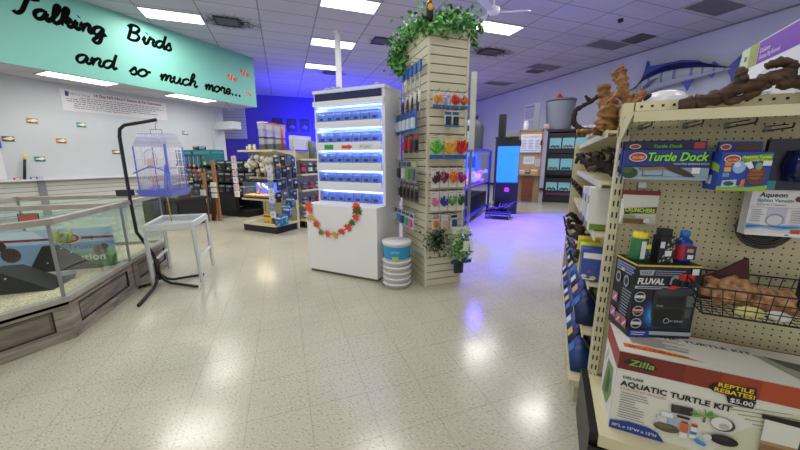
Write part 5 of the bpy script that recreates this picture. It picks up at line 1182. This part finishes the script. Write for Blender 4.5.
mb.pr(pm('1e2412'), [(.02, .298), (.06, .312), (.10, .308), (.12, .285), (.10, .272), (.05, .276), (.015, .286)])
mb.text(pm('8fa05a'), 'Zilla', .033, .280, .034, .075, shear=.2, bold=.0015)
mb.text(TXT, 'DELUXE', .022, .222, .014, .062, bold=.0008)
mb.text(TXT, 'AQUATIC TURTLE KIT', .017, .190, .030, .315, bold=.0016)
mb.text(pm('b02828'), 'COMPLETE KIT INCLUDES', .017, .175, .011, .14)
mb.lines(pm('6a6a68'), .022, .162, .115, 11, .0105, .0025, .55)
mb.pr(pm('243a8a'), [(0, .0), (0, .034), (.06, .046), (.12, .044), (.15, .034), (.175, .0)]); mb.text(CARD, '30"L x 12"W x 12"H', .008, .013, .016, .14, bold=.0006)
mb.pr(BLACK, [(.262, .268), (.28, .288), (.378, .296), (.384, .252), (.33, .248), (.276, .254)]); mb.text(pm('e8c22a'), 'REPTILE', .285, .276, .021, .088, bold=.001); mb.text(pm('e8c22a'), 'REBATES!', .278, .256, .021, .10, bold=.001)
mb.pr(BLACK, [(.31, .25), (.385, .25), (.38, .222), (.318, .224)]); mb.text(CARD, '$5.00', .322, .229, .022, .056, bold=.0008)
mb.pr(pm('26282a'), [(.174, .166), (.235, .170), (.237, .138), (.178, .134)]); mb.pr(pm('3a3d40'), [(.178, .163), (.2, .165), (.2, .14), (.182, .139)]); mb.pr(pm('202224'), [(.195, .13), (.232, .13), (.232, .12), (.197, .12)])
for k in range(9):
    an = -.5+k*.52; mb.pr(pm('4f8a34' if k % 2 else '6aa84a'), [(.268, .152), (.268+.035*math.cos(an)-.004, .152+.022*math.sin(an)+.005), (.268+.04*math.cos(an), .152+.026*math.sin(an)), (.268+.034*math.cos(an)+.004, .152+.018*math.sin(an)-.004)])
mb.prr(pm('6a5a3c'), .265, .128, .272, .15)
mb.pell(pm('3a3f44'), .318, .138, .032, .026); mb.pell(pm('dcdcd4'), .314, .14, .028, .024); mb.pell(pm('b0b4ac'), .322, .132, .014, .012)
mb.pell(pm('57523c'), .172, .066, .038, .017); mb.pell(pm('6e6850'), .165, .072, .024, .009)
mb.prr(pm('c8ccd4'), .14, .085, .17, .11); mb.prr(pm('9fb0c8'), .172, .085, .20, .115); mb.prr(pm('dfe2e6'), .15, .112, .185, .13)
mb.prr(pm('c86a4a'), .208, .07, .232, .105); mb.prr(pm('e0e0e0'), .210, .045, .232, .066); mb.prr(pm('8a2a24'), .212, .105, .228, .112); mb.prr(pm('d8dce0'), .238, .055, .256, .1); mb.prr(pm('b0332a'), .239, .1, .255, .112); mb.prr(pm('3a7ac0'), .238, .07, .256, .082)
mb.pr(pm('3a8fd0'), [(.25, .055), (.262, .06), (.288, .044), (.282, .034), (.26, .04)])
mb.pell(pm('1a1a1e'), .328, .08, .038, .02); mb.pell(pm('2c2c32'), .32, .088, .022, .009); mb.pell(pm('d0d4d8'), .285, .075, .012, .014)
mb.pr(pm('d8dcd0'), [(.412, .2), (.60, .2), (.60, .02), (.416, .02)]); mb.pr(pm('8a6a48'), [(.414, .12), (.60, .125), (.60, .02), (.416, .02)]); mb.pr(pm('a88660'), [(.414, .12), (.60, .125), (.60, .11), (.414, .108)])
mb.pr(BLACK, [(.402, .215), (.60, .222), (.60, .195), (.404, .2)]); mb.prr(BLACK, .412, .01, .6, .02); mb.prr(pm('2a2c30'), .5, .02, .506, .2); mb.prr(BLACK, .60, .01, .61, .21)
mb.at(frame((0, BD, 0), (0, -1, 0), (0, 0, 1))); mb.layer = 0     # left side
mb.prr(CARD, 0, 0, BD, BH-.002); mb.prr(pm('9a3418'), 0, .258, BD, BH-.002); mb.pr(pm('6f8a4a'), [(.03, .02), (.15, .03), (.21, .12), (.19, .22), (.08, .2)]); mb.pr(pm('34502c'), [(.09, .05), (.15, .08), (.17, .16), (.11, .18)]); mb.pr(pm('a8b890'), [(.02, .15), (.08, .22), (.05, .24)])
mb.at(frame((0, 0, BH), (1, 0, 0), (0, 1, 0)) @ Matrix.Diagonal((1, BD/.31, 1, 1))); mb.layer = 0      # top
BD0 = BD; BD = .31
mb.prr(pm('cfcfc4'), 0, 0, BW, BD); mb.prr(pm('8a3a1c'), 0, BD-.012, BW, BD); mb.pr(pm('d86a2a'), [(.02, .045), (.02, .085), (.1, .09), (.2, .07), (.26, .045)]); mb.text(TXT, '30"L x 12"W x 12"H', .035, .055, .022, .18, bold=.0008)
mb.text(TXT, 'AQUATIC TURTLE KIT', .06, .215, .034, .37, bold=.0015); mb.lines(pm('6a6a66'), .05, .19, .26, 9, .011, .004, .5)
mb.pr(pm('8f9080'), [(.43, .22), (.78, .18), (.78, .03), (.5, .06)]); mb.pr(pm('4a4c46'), [(.46, .22), (.56, .2), (.72, .05), (.6, .07), (.5, .15)]); mb.pr(pm('34362f'), [(.56, .2), (.78, .19), (.78, .12), (.62, .14)])
BD = BD0
mb.build('printed_carton', t)
MB(pm('c8b898', .2)).at(frame((0, 0, 0), (1, 0, 0), (0, 0, 1))).box(BW-.12, BW-.02, BH-.06, BH-.001, .0005, .0015).build('packing_tape', t)

# ---- canister filter box
FA = R(20); FP = (.328, 1.455, .5835); FW_, FD_, FH_ = .212, .14, .265
t = thing('filter_box', 'black canister filter box with white lettering standing on the turtle kit box', 'box', FP, FA)
t.scale = (1.09, 1, 1.14)
mb = MB(pm('10121c', .35)).box(0, FW_, 0, FD_, 0, FH_)
mb.at(frame((0, 0, 0), (1, 0, 0), (0, 0, 1)))
mb.prr(pm('c8b83a'), 0, FH_-.006, FW_, FH_); mb.prr(pm('12152a'), 0, 0, FW_, FH_-.006)
for i, c in enumerate(('101a3c', '12305c', '16508c', '2070b4', '3a94d4')): mb.pell(pm(c), .078, .085, .05-.008*i, .07-.012*i, 20)
mb.pr(pm('9aa0a6'), [(.008, .246), (.06, .248), (.055, .228), (.012, .228)]); mb.text(TXT, '107', .018, .231, .016, .03); mb.lines(pm('8a90a4'), .062, .243, .16, 3, .007, .003)
mb.text(CARD, 'FLUVAL', .006, .196, .030, .088, shear=.12, bold=.0018); mb.prr(pm('a8acb2'), .0, .180, FW_-.006, .190); mb.lines(pm('4a4e58'), .01, .183, .14, 1, .01, .004, 0)
for (y, c) in ((.150, 'b8bcc0'), (.098, 'b8bcc0'), (.052, 'b8bcc0')):
    mb.pell(pm('aeb2b8'), .022, y, .019, .019); mb.pell(pm('20242c'), .022, y, .016, .016); mb.prr(pm('c8ccd0'), .006, y-.005, .038, y+.006)
mb.prr(pm('b84a3a'), .004, .094, .040, .100)
mb.pr(pm('26282c'), [(.066, .172), (.10, .186), (.19, .19), (.208, .176), (.205, .115), (.196, .042), (.078, .040), (.068, .09)])
mb.pr(pm('3c4046'), [(.072, .170), (.10, .183), (.185, .186), (.2, .174), (.18, .160), (.09, .158)]); mb.pr(pm('15171a'), [(.080, .150), (.168, .153), (.170, .118), (.085, .115)]); mb.pr(pm('6a6e74'), [(.176, .158), (.205, .165), (.203, .12), (.180, .12)]); mb.pr(pm('4a4e54'), [(.178, .112), (.2, .115), (.197, .08), (.180, .08)])
mb.pr(pm('0d0e10'), [(.075, .108), (.17, .112), (.172, .046), (.082, .044)]); mb.text(pm('c8ccd0'), 'FLUVAL', .082, .118, .008, .022); mb.text(pm('b8bcc0'), '107 SERIES', .13, .062, .010, .048); mb.pell(pm('b8bcc0'), .122, .066, .010, .010); mb.pell(pm('101215'), .122, .066, .008, .008)
mb.pr(pm('c83a34'), [(.104, .184), (.122, .196), (.148, .192), (.13, .182)]); mb.prr(pm('c02c2c'), .142, .214, .163, .238); mb.prr(pm('c02c2c'), .168, .212, .19, .236); mb.pr(pm('8a9096'), [(.11, .2), (.114, .224), (.128, .232), (.14, .226), (.138, .218), (.126, .222), (.118, .214), (.118, .198)]); mb.prr(pm('2a2d32'), .148, .19, .158, .214); mb.prr(pm('2a2d32'), .173, .19, .183, .212)
mb.prr(pm('24388a'), 0, .0, .07, .028); mb.prr(pm('9aa4ac'), .07, .012, FW_, .026); mb.lines(pm('c8ccd8'), .008, .018, .06, 2, .008, .003); mb.prr(CARD, .178, .235, .2, .256)
mb.at(frame((0, FD_, 0), (0, -1, 0), (0, 0, 1))); mb.layer = 0
mb.prr(pm('c8b83a'), 0, FH_-.006, FD_, FH_); mb.lines(pm('8a92c0'), .012, .245, .13, 4, .009, .005); mb.lines(pm('8a92a8'), .07, .155, .13, 11, .011, .004)
for (x, y, r) in ((.035, .19, .022), (.09, .19, .022)): mb.pell(pm('8a9098'), x, y, r*.8, r); mb.pell(pm('2a2e38'), x, y, r*.5, r*.6)
for (x, y) in ((.03, .11), (.07, .04), (.11, .04), (.03, .05)): mb.prr(pm('a86a94' if x < .05 else '9a5a6a'), x-.018, y-.018, x+.018, y+.018); mb.pr(pm('c8ccd4'), [(x-.01, y-.012), (x+.008, y+.01), (x+.012, y+.004), (x-.004, y-.014)])
mb.pell(pm('c8b88a'), .062, .225, .012, .006)
mb.at(frame((0, 0, FH_), (1, 0, 0), (0, 1, 0))); mb.layer = 0; mb.prr(pm('14161c'), .004, .004, FW_-.004, FD_-.004); mb.lines(pm('8a8e98'), .02, .11, .16, 3, .012, .005)
mb.build('printed_carton', t)
def on_filter(x, y): c, s = math.cos(FA), math.sin(FA); x *= 1.09; return (FP[0]+x*c-y*s, FP[1]+x*s+y*c, FP[2]+FH_*1.14+.001)
t = jar('green tub with a yellow lid on the filter box', on_filter(.036, .072), .030, .112, '1f6a38', 'd8c82a', 'fish_food_tub', 'tub')
mb = MB(CARD).at(TR(0, 0, 0, R(30))); mb.box(-.0155, .002, -.0315, -.029, .01, .08); mb.use(pm('d8dc4a')).box(.004, .024, -.0315, -.025, .05, .066); mb.use(pm('2c4a6a')).ball((.012, -.028, .03), (.012, .006, .014), 8, 6); mb.build('label', t)
t = thing('small_product_box', 'small black patterned box with a white tag between the tub and the blue bottle', 'box', on_filter(.105, .05), FA)
mb = MB(pm('15171a')).box(-.028, .028, -.022, .022, 0, .105); mb.at(frame((-.028, -.022, 0), (1, 0, 0), (0, 0, 1))); rn = random.Random(3)
for i in range(26): x, y = rn.random()*.05, rn.random()*.095; mb.pr(pm(rn.choice(['6a7a4a', '8a9aa0', '3a4a3a', 'a8b090', '5a4a3a'])), [(x, y), (x+.01, y+.003), (x+.006, y+.012)])
mb.prr(CARD, .02, .028, .044, .05); mb.prr(pm('c8d4e0'), .0, .06, .016, .085); mb.build('carton', t)
MB(pm('101214')).box(-.022, .016, -.015, .018, .105, .132).build('clip_top', t)
t = thing('conditioner_bottle', 'blue bottle with a blue cap and red label on the right of the filter box', 'bottle', on_filter(.178, .06), R(10))
MB(pm('15388c', .2)).lathe([(.026, 0), (.029, .005), (.029, .07), (.026, .085), (.013, .095), (.013, .1)], n=20).build('body', t)
MB(pm('1f6fc0', .3)).lathe([(.0155, .097), (.0155, .122), (.013, .124)], n=16).build('cap', t)
MB(pm('a8282c')).lathe([(.0295, .012), (.0295, .07)], n=20, cap=False).build('label', t); MB(pm('1c2c6a')).box(-.004, .029, -.0315, -.015, .014, .068).use(CARD).box(.004, .022, -.0322, -.03, .018, .034).use(pm('c88a3a')).box(.0, .02, -.0322, -.03, .044, .058).build('front_label', t)
# ---- hooks and hanging packages
PY = 1.676
def peghook(x, z, L, label, tag=False):
    t = thing('peg_hook', label, 'hook', (x, PY, z))
    MB(BLACK).tube([(0, 0, 0), (0, -.02, 0), (0, -L, .0), (0, -L-.006, .012)], .0028, 6).build('wire', t); MB(BLACK).tube([(0, 0, .016), (0, -L*.8, .012)], .002, 5).build('top_wire', t); MB(GREY).box(-.008, .008, -.004, .0, -.006, .018).build('back_plate', t)
    if tag: MB(CARD).box(-.013, .013, -L-.012, -L-.009, .0, .022).build('tag_plate', t)
peghook(.315, 1.405, .17, 'left wire hook holding the turtle dock boxes'); peghook(.46, 1.405, .17, 'right wire hook holding the turtle dock boxes'); peghook(.585, 1.40, .20, 'wire hook holding the blue turtle lamp packs'); peghook(.70, 1.385, .14, 'wire hook holding the dark blue hanging pack'); peghook(.338, 1.168, .05, 'short hook with a white tag holding the treat pouch', True)
def dock_box(y, z, front, label):
    t = thing('turtle_dock_box', label, 'box', (.247, y, z))
    w, h = .252, .108; mb = MB(pm('14245c')).box(0, w, 0, .04, 0, h); mb.at(frame((0, 0, 0), (1, 0, 0), (0, 0, 1)))
    mb.prr(pm('1c2f7c'), 0, 0, w, h); mb.prr(pm('8aa4b8'), 0, 0, w, .045)
    for i in range(12): x = i*.022; mb.pr(pm('5f7f94'), [(x, .01+.002*(i % 3)), (x+.02, .012), (x+.022, .014), (x, .013)])
    mb.pr(pm('14245c'), [(0, .045), (w, .045), (w, .05), (.1, .052), (0, .05)])
    mb.pell(pm('d8d4c8'), .04, .083, .028, .017); mb.pell(pm('a8401e'), .04, .083, .025, .0145); mb.text(pm('e8d8b0'), 'ZOO MED', .022, .077, .012, .036)
    mb.text(TXT, 'Turtle Dock', .064, .066, .045, .180, shear=.2, bold=.004); mb.text(pm('7ad03a'), 'Turtle Dock', .066, .068, .043, .174, shear=.2, bold=.0018)
    mb.text(CARD, 'FLOATING BASKING DOCK', .15, .055, .009, .1)
    mb.pell(pm('26401e'), .02, .024, .026, .02); mb.pell(pm('3a5a2c'), .012, .034, .016, .012)
    mb.pr(pm('8a6a3c'), [(.045, .043), (.12, .048), (.15, .038), (.05, .034)]); mb.pr(pm('3a2f26'), [(.12, .048), (.15, .056), (.2, .028), (.215, .012), (.19, .012), (.14, .034)]); mb.pr(pm('2a3a40'), [(.06, .034), (.062, .034), (.062, .012), (.06, .012)]); mb.pr(pm('2a3a40'), [(.12, .034), (.122, .034), (.122, .012), (.12, .012)]); mb.prr(pm('2a3a40'), .06, .014, .122, .016)
    mb.prr(CARD, .204, .024, .226, .045)
    mb.build('printed_carton', t)
    mb = MB(pm('141c48')).box(0, w-.012, .018, .022, h, h+.03); mb.at(frame((0, .018, h), (1, 0, 0), (0, 0, 1))); mb.pell(pm('d8d4c8'), .03, .014, .018, .009); mb.pell(pm('a8401e'), .03, .014, .015, .007); mb.text(pm('5fae34'), 'Turtle Dock', .085, .008, .016, .085, shear=.2, bold=.001); mb.prr(pm('b03a3a'), .205, .004, .235, .026)
    mb.build('hang_tab', t)
dock_box(1.50, 1.208, True, 'front blue turtle dock box with green lettering hanging at the top left')
dock_box(1.565, 1.215, False, 'second turtle dock box hanging close behind the front one')
def lamp_pack(x, y, z, label, s=1):
    t = thing('turtle_lamp_pack', label, 'box', (x, y, z), R(6)); w, h, d = .132*s, .128*s, .085*s
    mb = MB(pm('1d3f9c')).box(0, w, 0, d, 0, h); mb.at(frame((0, 0, 0), (1, 0, 0), (0, 0, 1)))
    mb.pr(pm('8ab03a'), [(0, 0), (w, 0), (w, .02), (w*.6, .012), (w*.3, .022), (0, .014)])
    mb.pell(pm('d8d4c8'), .03, .105, .022, .014); mb.pell(pm('a8401e'), .03, .105, .019, .0115); mb.text(pm('e8d8b0'), 'ZOO MED', .016, .1, .009, .028)
    mb.pr(pm('6a9a2a'), [(.052, .115), (w-.002, .122), (w-.002, .1), (.054, .096)]); mb.text(pm('d8e04a'), 'Aquatic Turtle', .055, .108, .011, .072, bold=.0006); mb.text(pm('d8e04a'), 'UVB Set', .075, .098, .01, .045)
    for (a, b, c) in ((.012, .082, 'c87a4a'), (.012, .064, 'd8a83a'), (.01, .046, '6a8ac0')): mb.prr(pm(c), a, b, a+.018, b+.014)
    mb.pell(pm('8fb0dc'), .05, .078, .017, .02); mb.pell(pm('c8d4e4'), .045, .086, .008, .008); mb.pr(pm('dfe2e4'), [(.06, .092), (.078, .098), (.088, .078), (.078, .072)])
    mb.pell(pm('6a3a22'), .098, .05, .025, .03); mb.pell(pm('8a5230'), .096, .056, .017, .02)
    for k in range(3): mb.prr(pm('4a2414'), .078, .036+k*.012, .118, .038+k*.012)
    mb.pell(pm('7a9a70'), .1, .082, .009, .012); mb.pr(pm('9fb8d8'), [(.01, .01), (.05, .014), (.05, .038), (.012, .034)]); mb.pell(pm('34502c'), .03, .024, .014, .008); mb.pr(pm('c86a4a'), [(.058, .012), (.07, .014), (.072, .04), (.062, .038)]); mb.prr(CARD, .108, .084, .13, .1)
    mb.at(frame((0, d, 0), (0, -1, 0), (0, 0, 1))); mb.layer = 0; mb.pr(pm('8ab03a'), [(0, .08), (d, .06), (d, .085), (0, .11)]); mb.pr(pm('c8ccd4'), [(.02, .02), (.05, .02), (.05, .05), (.02, .05)])
    mb.build('printed_carton', t)
    mb = MB(pm('162f80')).box(.008, w-.01, d*.5, d*.5+.003, h, h+.035); mb.at(frame((.008, d*.5, h), (1, 0, 0), (0, 0, 1))); mb.pell(pm('d8d4c8'), .018, .018, .015, .01); mb.pell(pm('a8401e'), .018, .018, .0125, .008); mb.pr(pm('4a3020'), [(.04, .006), (.1, .006), (.11, .026), (.05, .03)]); mb.build('hang_tab', t)
lamp_pack(.512, 1.46, 1.178, 'blue turtle lamp pack with a tortoise picture, hanging right of the turtle dock')
lamp_pack(.545, 1.575, 1.19, 'second blue turtle lamp pack partly hidden behind the front one', .95)
t = thing('hanging_blister', 'dark blue hanging pack at the right frame edge above the siphon box', 'package', (.66, 1.55, 1.18))
mb = MB(pm('0c1330', .3)).box(0, .16, 0, .02, 0, .17); mb.build('card', t); MB(pm('14204c', .1)).at(TR(.09, -.012, .08)).lathe([(.0, -.055), (.04, -.05), (.05, 0), (.04, .05), (.0, .055)], n=16, cap=False).build('blister', t); MB(pm('2a8a94')).box(-.0, .035, -.004, 0, .0, .03).build('corner_patch', t); MB(CARD).box(.13, .155, -.003, 0, .045, .07).build('price_sticker', t)
t = thing('treat_pouch', 'white treat pouch with a dark red top and green lettering below the turtle dock', 'pouch', (.275, 1.62, 1.012))
w, h = .128, .142; mb = MB(pm('d4d4c8', .35)); mb.add([(0,0,0),(w,0,0),(w,0,h),(0,0,h),(.008,-.008,.01),(w-.008,-.008,.01),(w*.92,-.022,h*.4),(w*.08,-.022,h*.4),(0,.006,0),(w,.006,0),(w,.006,h),(0,.006,h)], [(0,1,5,4),(4,5,6,7),(7,6,2,3),(0,4,7,3),(1,2,6,5),(9,8,11,10),(0,8,9,1),(1,9,10,2),(2,10,11,3),(3,11,8,0)], False)
mb.build('pouch', t); mb = MB(pm('7a1c1c')).box(0, w, -.004, .007, h-.034, h+.002); mb.build('header_band', t)
mb = MB(CARD).at(frame((0, -.0235, 0), (1, 0, 0), (0, 0, 1))); mb.pr(pm('2a3a2a'), [(.008, .07), (.118, .082), (.118, .056), (.012, .046)]); mb.text(pm('c8dc3a'), 'CRUNCHERS', .012, .058, .022, .1, bold=.001); mb.text(pm('d8dce0'), 'Turtle Treat', .03, .047, .01, .08); mb.prr(pm('6a4a34'), .01, .008, .09, .03); mb.prr(pm('c8ccc8'), .08, .014, .1, .034); mb.prr(pm('8a9a6a'), .01, .03, .05, .042); mb.build('front_print', t)
t = thing('siphon_box', 'white siphon vacuum box with blue water picture hanging at the right', 'box', (.648, 1.56, 1.016), R(2))
w, h = .18, .162; mb = MB(pm('d8d8dc')).box(0, w, 0, .045, 0, h); mb.at(frame((0, 0, 0), (1, 0, 0), (0, 0, 1)))
mb.text(TXT, 'Aqueon', .02, .137, .022, .07, bold=.001, shear=.1); mb.text(pm('3a7a8a'), 'Siphon Vacuum', .017, .12, .016, .092, bold=.0006); mb.text(pm('5a6a74'), 'Gravel Cleaner', .017, .107, .012, .078)
mb.pell(pm('4a3a34'), .122, .132, .01, .01); mb.pell(pm('4a3a34'), .142, .122, .009, .009); mb.pell(pm('5a463c'), .16, .132, .009, .009); mb.prr(pm('a0a4ac'), 0, .1, w, .1015)
mb.prr(pm('b4b4c8'), .05, .045, .1, .1); mb.pell(pm('8a8a98'), .072, .058, .024, .022); mb.pell(pm('c8c8d0'), .072, .056, .020, .018); mb.lines(pm('8a8e98'), .008, .09, .042, 6, .008, .0025); mb.lines(pm('8a8e98'), .11, .09, .15, 6, .008, .0025)
mb.pr(pm('7aa8d0'), [(0, .02), (.04, .028), (.09, .022), (.13, .03), (w, .024), (w, .04), (.12, .044), (.06, .036), (0, .042)]); mb.pr(pm('2f6fb0'), [(0, .026), (.05, .034), (.1, .028), (.15, .036), (w, .03), (w, .034), (.1, .036), (0, .036)]); mb.prr(pm('b8452c'), .118, .012, .142, .026); mb.prr(pm('d8dce0'), 0, .0, w, .012); mb.prr(pm('4a5a7a'), .105, .004, .115, .008)
mb.build('printed_carton', t)
t = thing('hose_coil', 'coiled dark grey hose hanging under the siphon box', 'hose', (.725, 1.625, 1.035)); mb = MB(pm('35332c', .4))
pts = []
for i in range(169): a = 2*PI*i/24; r = .082-.0085*i/24; pts.append((r*math.cos(a), -.012+.004*math.sin(i*.7), r*math.sin(a)))
mb.tube(pts, .0055, 6); mb.build('hose', t)
# ---- wire basket
t = thing('wire_basket', 'black wire basket hanging on the pegboard holding wood and stones', 'basket', (.505, 1.42, .735))
w, d = .42, .24; B = MB(BLACK); hz = .105
def ring(z, ins, r): B.tube([(ins, ins*.6, z), (w-ins, ins*.6, z), (w-ins, d, z), (ins, d, z), (ins, ins*.6, z)], r, 6)
ring(hz, 0, .003); ring(.07, .01, .0018); ring(.035, .02, .0018); ring(0, .03, .0022); B.build('rim_wires', t)
B = MB(BLACK)
for i in range(14):
    k = i/13; x0 = .03+(w-.06)*k; x1 = w*k; B.tube([(x1, 0, hz), (x0, .018, 0), (x0, d-.005, 0), (x1, d, hz)], .0016, 4)
for i in range(1, 9): y = d*i/9; B.tube([(0, y, hz), (.03, y, 0), (w-.03, y, 0), (w, y, hz)], .0016, 4)
B.build('side_wires', t); MB(BLACK).tube([(-.002, d, hz), (-.002, d, hz+.09)], .003, 6).build('hanger_wire', t)
ROCK = wood_mat('tan_root_wood', C3('#6a482e'), C3('#c89a6c'), (30, 30, 30), .85)
def rock(label, loc, r, m, seed, nm='rock', cat='rock', rough=.28):
    mb = MB(m); mb.ball((0, 0, 0), r, 34, 22)
    sc = 12; mb.v = [tuple(Vector(v)*(1+rough*noise.noise(Vector(v)*sc*2+Vector((seed, 0, 0))) + rough*.5*noise.noise(Vector(v)*50+Vector((0, seed, 0))))) for v in mb.v]
    return mb.build(nm, None, loc, label=label, cat=cat)
rock('large rugged tan root piece filling the wire basket', (.64, 1.56, .795), (.085, .06, .05), ROCK, 3, 'root_wood', 'wood', .5)
rock('lower tan root piece reaching to the right in the wire basket', (.76, 1.55, .785), (.09, .05, .038), ROCK, 8, 'root_wood', 'wood', .5)
rock('pale yellow stone at the front of the wire basket', (.665, 1.462, .757), (.042, .02, .018), pm('d8cf8a', .7), 5)
rock('white stone beside the yellow one in the wire basket', (.745, 1.46, .757), (.03, .02, .016), pm('d8d8d0', .7), 6)
mb = MB(wood_mat('maroon_slate', C3('#381416'), C3('#4f1f20'), (10, 10, 10), .7)); mb.at(frame((.54, 1.60, .742), (1, 0, 0), (0, .12, 1)))
mb.prism([(.0, .075), (.06, .10), (.095, .125), (.13, .155), (.155, .175), (.165, .08), (.16, .0), (.02, .0)], 0, .022); mb.build('slate_slab', None, label='dark maroon angular slab standing at the back of the wire basket', cat='slab')
t = thing('red_topped_pack', 'black pack with a red top hanging at the right edge beside the basket', 'package', (.80, 1.5, .775)); MB(pm('14151a')).box(0, .1, 0, .03, 0, .135).build('carton', t); MB(pm('a82a26')).box(-.001, .101, -.001, .031, .12, .15).build('red_header', t)
MB(GREY).box(.03, .06, -.002, 0, .03, .08).build('silver_print', t)
# ---- on top of the endcap
mb = MB(WOODD); branch(mb, [(.0, .02, .015), (.05, .015, .012), (.11, .01, .03), (.17, 0, .06), (.235, 0, .075), (.3, 0, .06), (.36, 0, .055), (.44, 0, .05)], .022, .026, 14, .3, 7)
branch(mb, [(.15, 0, .05), (.16, -.01, .085), (.152, -.01, .11), (.165, -.01, .10)], .018, .014, 10); branch(mb, [(.255, 0, .07), (.28, 0, .10), (.262, 0, .128), (.23, 0, .125), (.212, 0, .118)], .021, .011, 11); branch(mb, [(.1, .0, .03), (.14, .0, .012), (.19, 0, .03), (.23, 0, .06)], .014, .012, 9); branch(mb, [(.0, .02, .018), (.04, .0, .03)], .018, .012)
mb.build('driftwood', None, (.415, 1.6, 1.475), label='big dark twisted driftwood branch lying on the near endcap top', cat='driftwood')
t = thing('white_dish', 'upturned white rounded dish on the shelving top below the marlin', 'dish', (.405, 1.79, 1.512)); MB(pm('d4d6dc', .3)).lathe([(.088, 0), (.086, .015), (.062, .044), (.025, .056), (.0, .057)], n=26, cap=False).build('bowl', t); MB(pm('c4c6cc', .3)).lathe([(.088, 0), (.094, .0), (.094, .007), (.086, .007)], n=26).build('rim', t)
MB(pm('c4c8d0', .4)).box(0, .26, 0, .12, 0, .03).build('white_tray', None, (.47, 1.80, 1.513), label='flat pale tray behind the big driftwood branch', cat='tray', bevel=.003)
t = thing('purple_stripe_box', 'big white box with a purple stripe and green tag standing at the top right', 'box', (.735, 2.09, 1.507), R(-90))
mb = MB(pm('d8d8e0')); w, h1, h2, d = .34, .16, .16, .25
w, h, d = .62, .255, .3
mb.add([(0,0,0),(w,0,0),(w,d,0),(0,d,0),(0,0,h),(w,0,h),(w,d,h),(0,d,h)], [(0,3,2,1),(4,5,6,7),(0,1,5,4),(1,2,6,5),(2,3,7,6),(3,0,4,7)], False)
mb.at(frame((0, 0, 0), (1, 0, 0), (0, 0, 1)))
mb.prr(pm('6a2fa8'), .14, .165, w, h-.004); mb.prr(pm('b8c8a8'), 0, .165, .07, h-.001); mb.prr(pm('8a9a3a'), .07, .165, .135, h-.001); mb.prr(pm('5a6a4a'), .03, .2, .055, .22); mb.text(CARD, 'Deluxe', .155, .205, .026, .07); mb.text(CARD, 'Guinea Pig Kennel', .155, .18, .024, .14)
mb.lines(pm('b0b2ba'), .2, .12, .34, 3, .03, .003, .2); mb.pr(TXT, [(.3, .14), (.315, .145), (.31, .135)]); mb.pr(pm('b0b2ba'), [(.18, .03), (.3, .03), (.3, .033), (.18, .033)])
mb.build('carton', t)
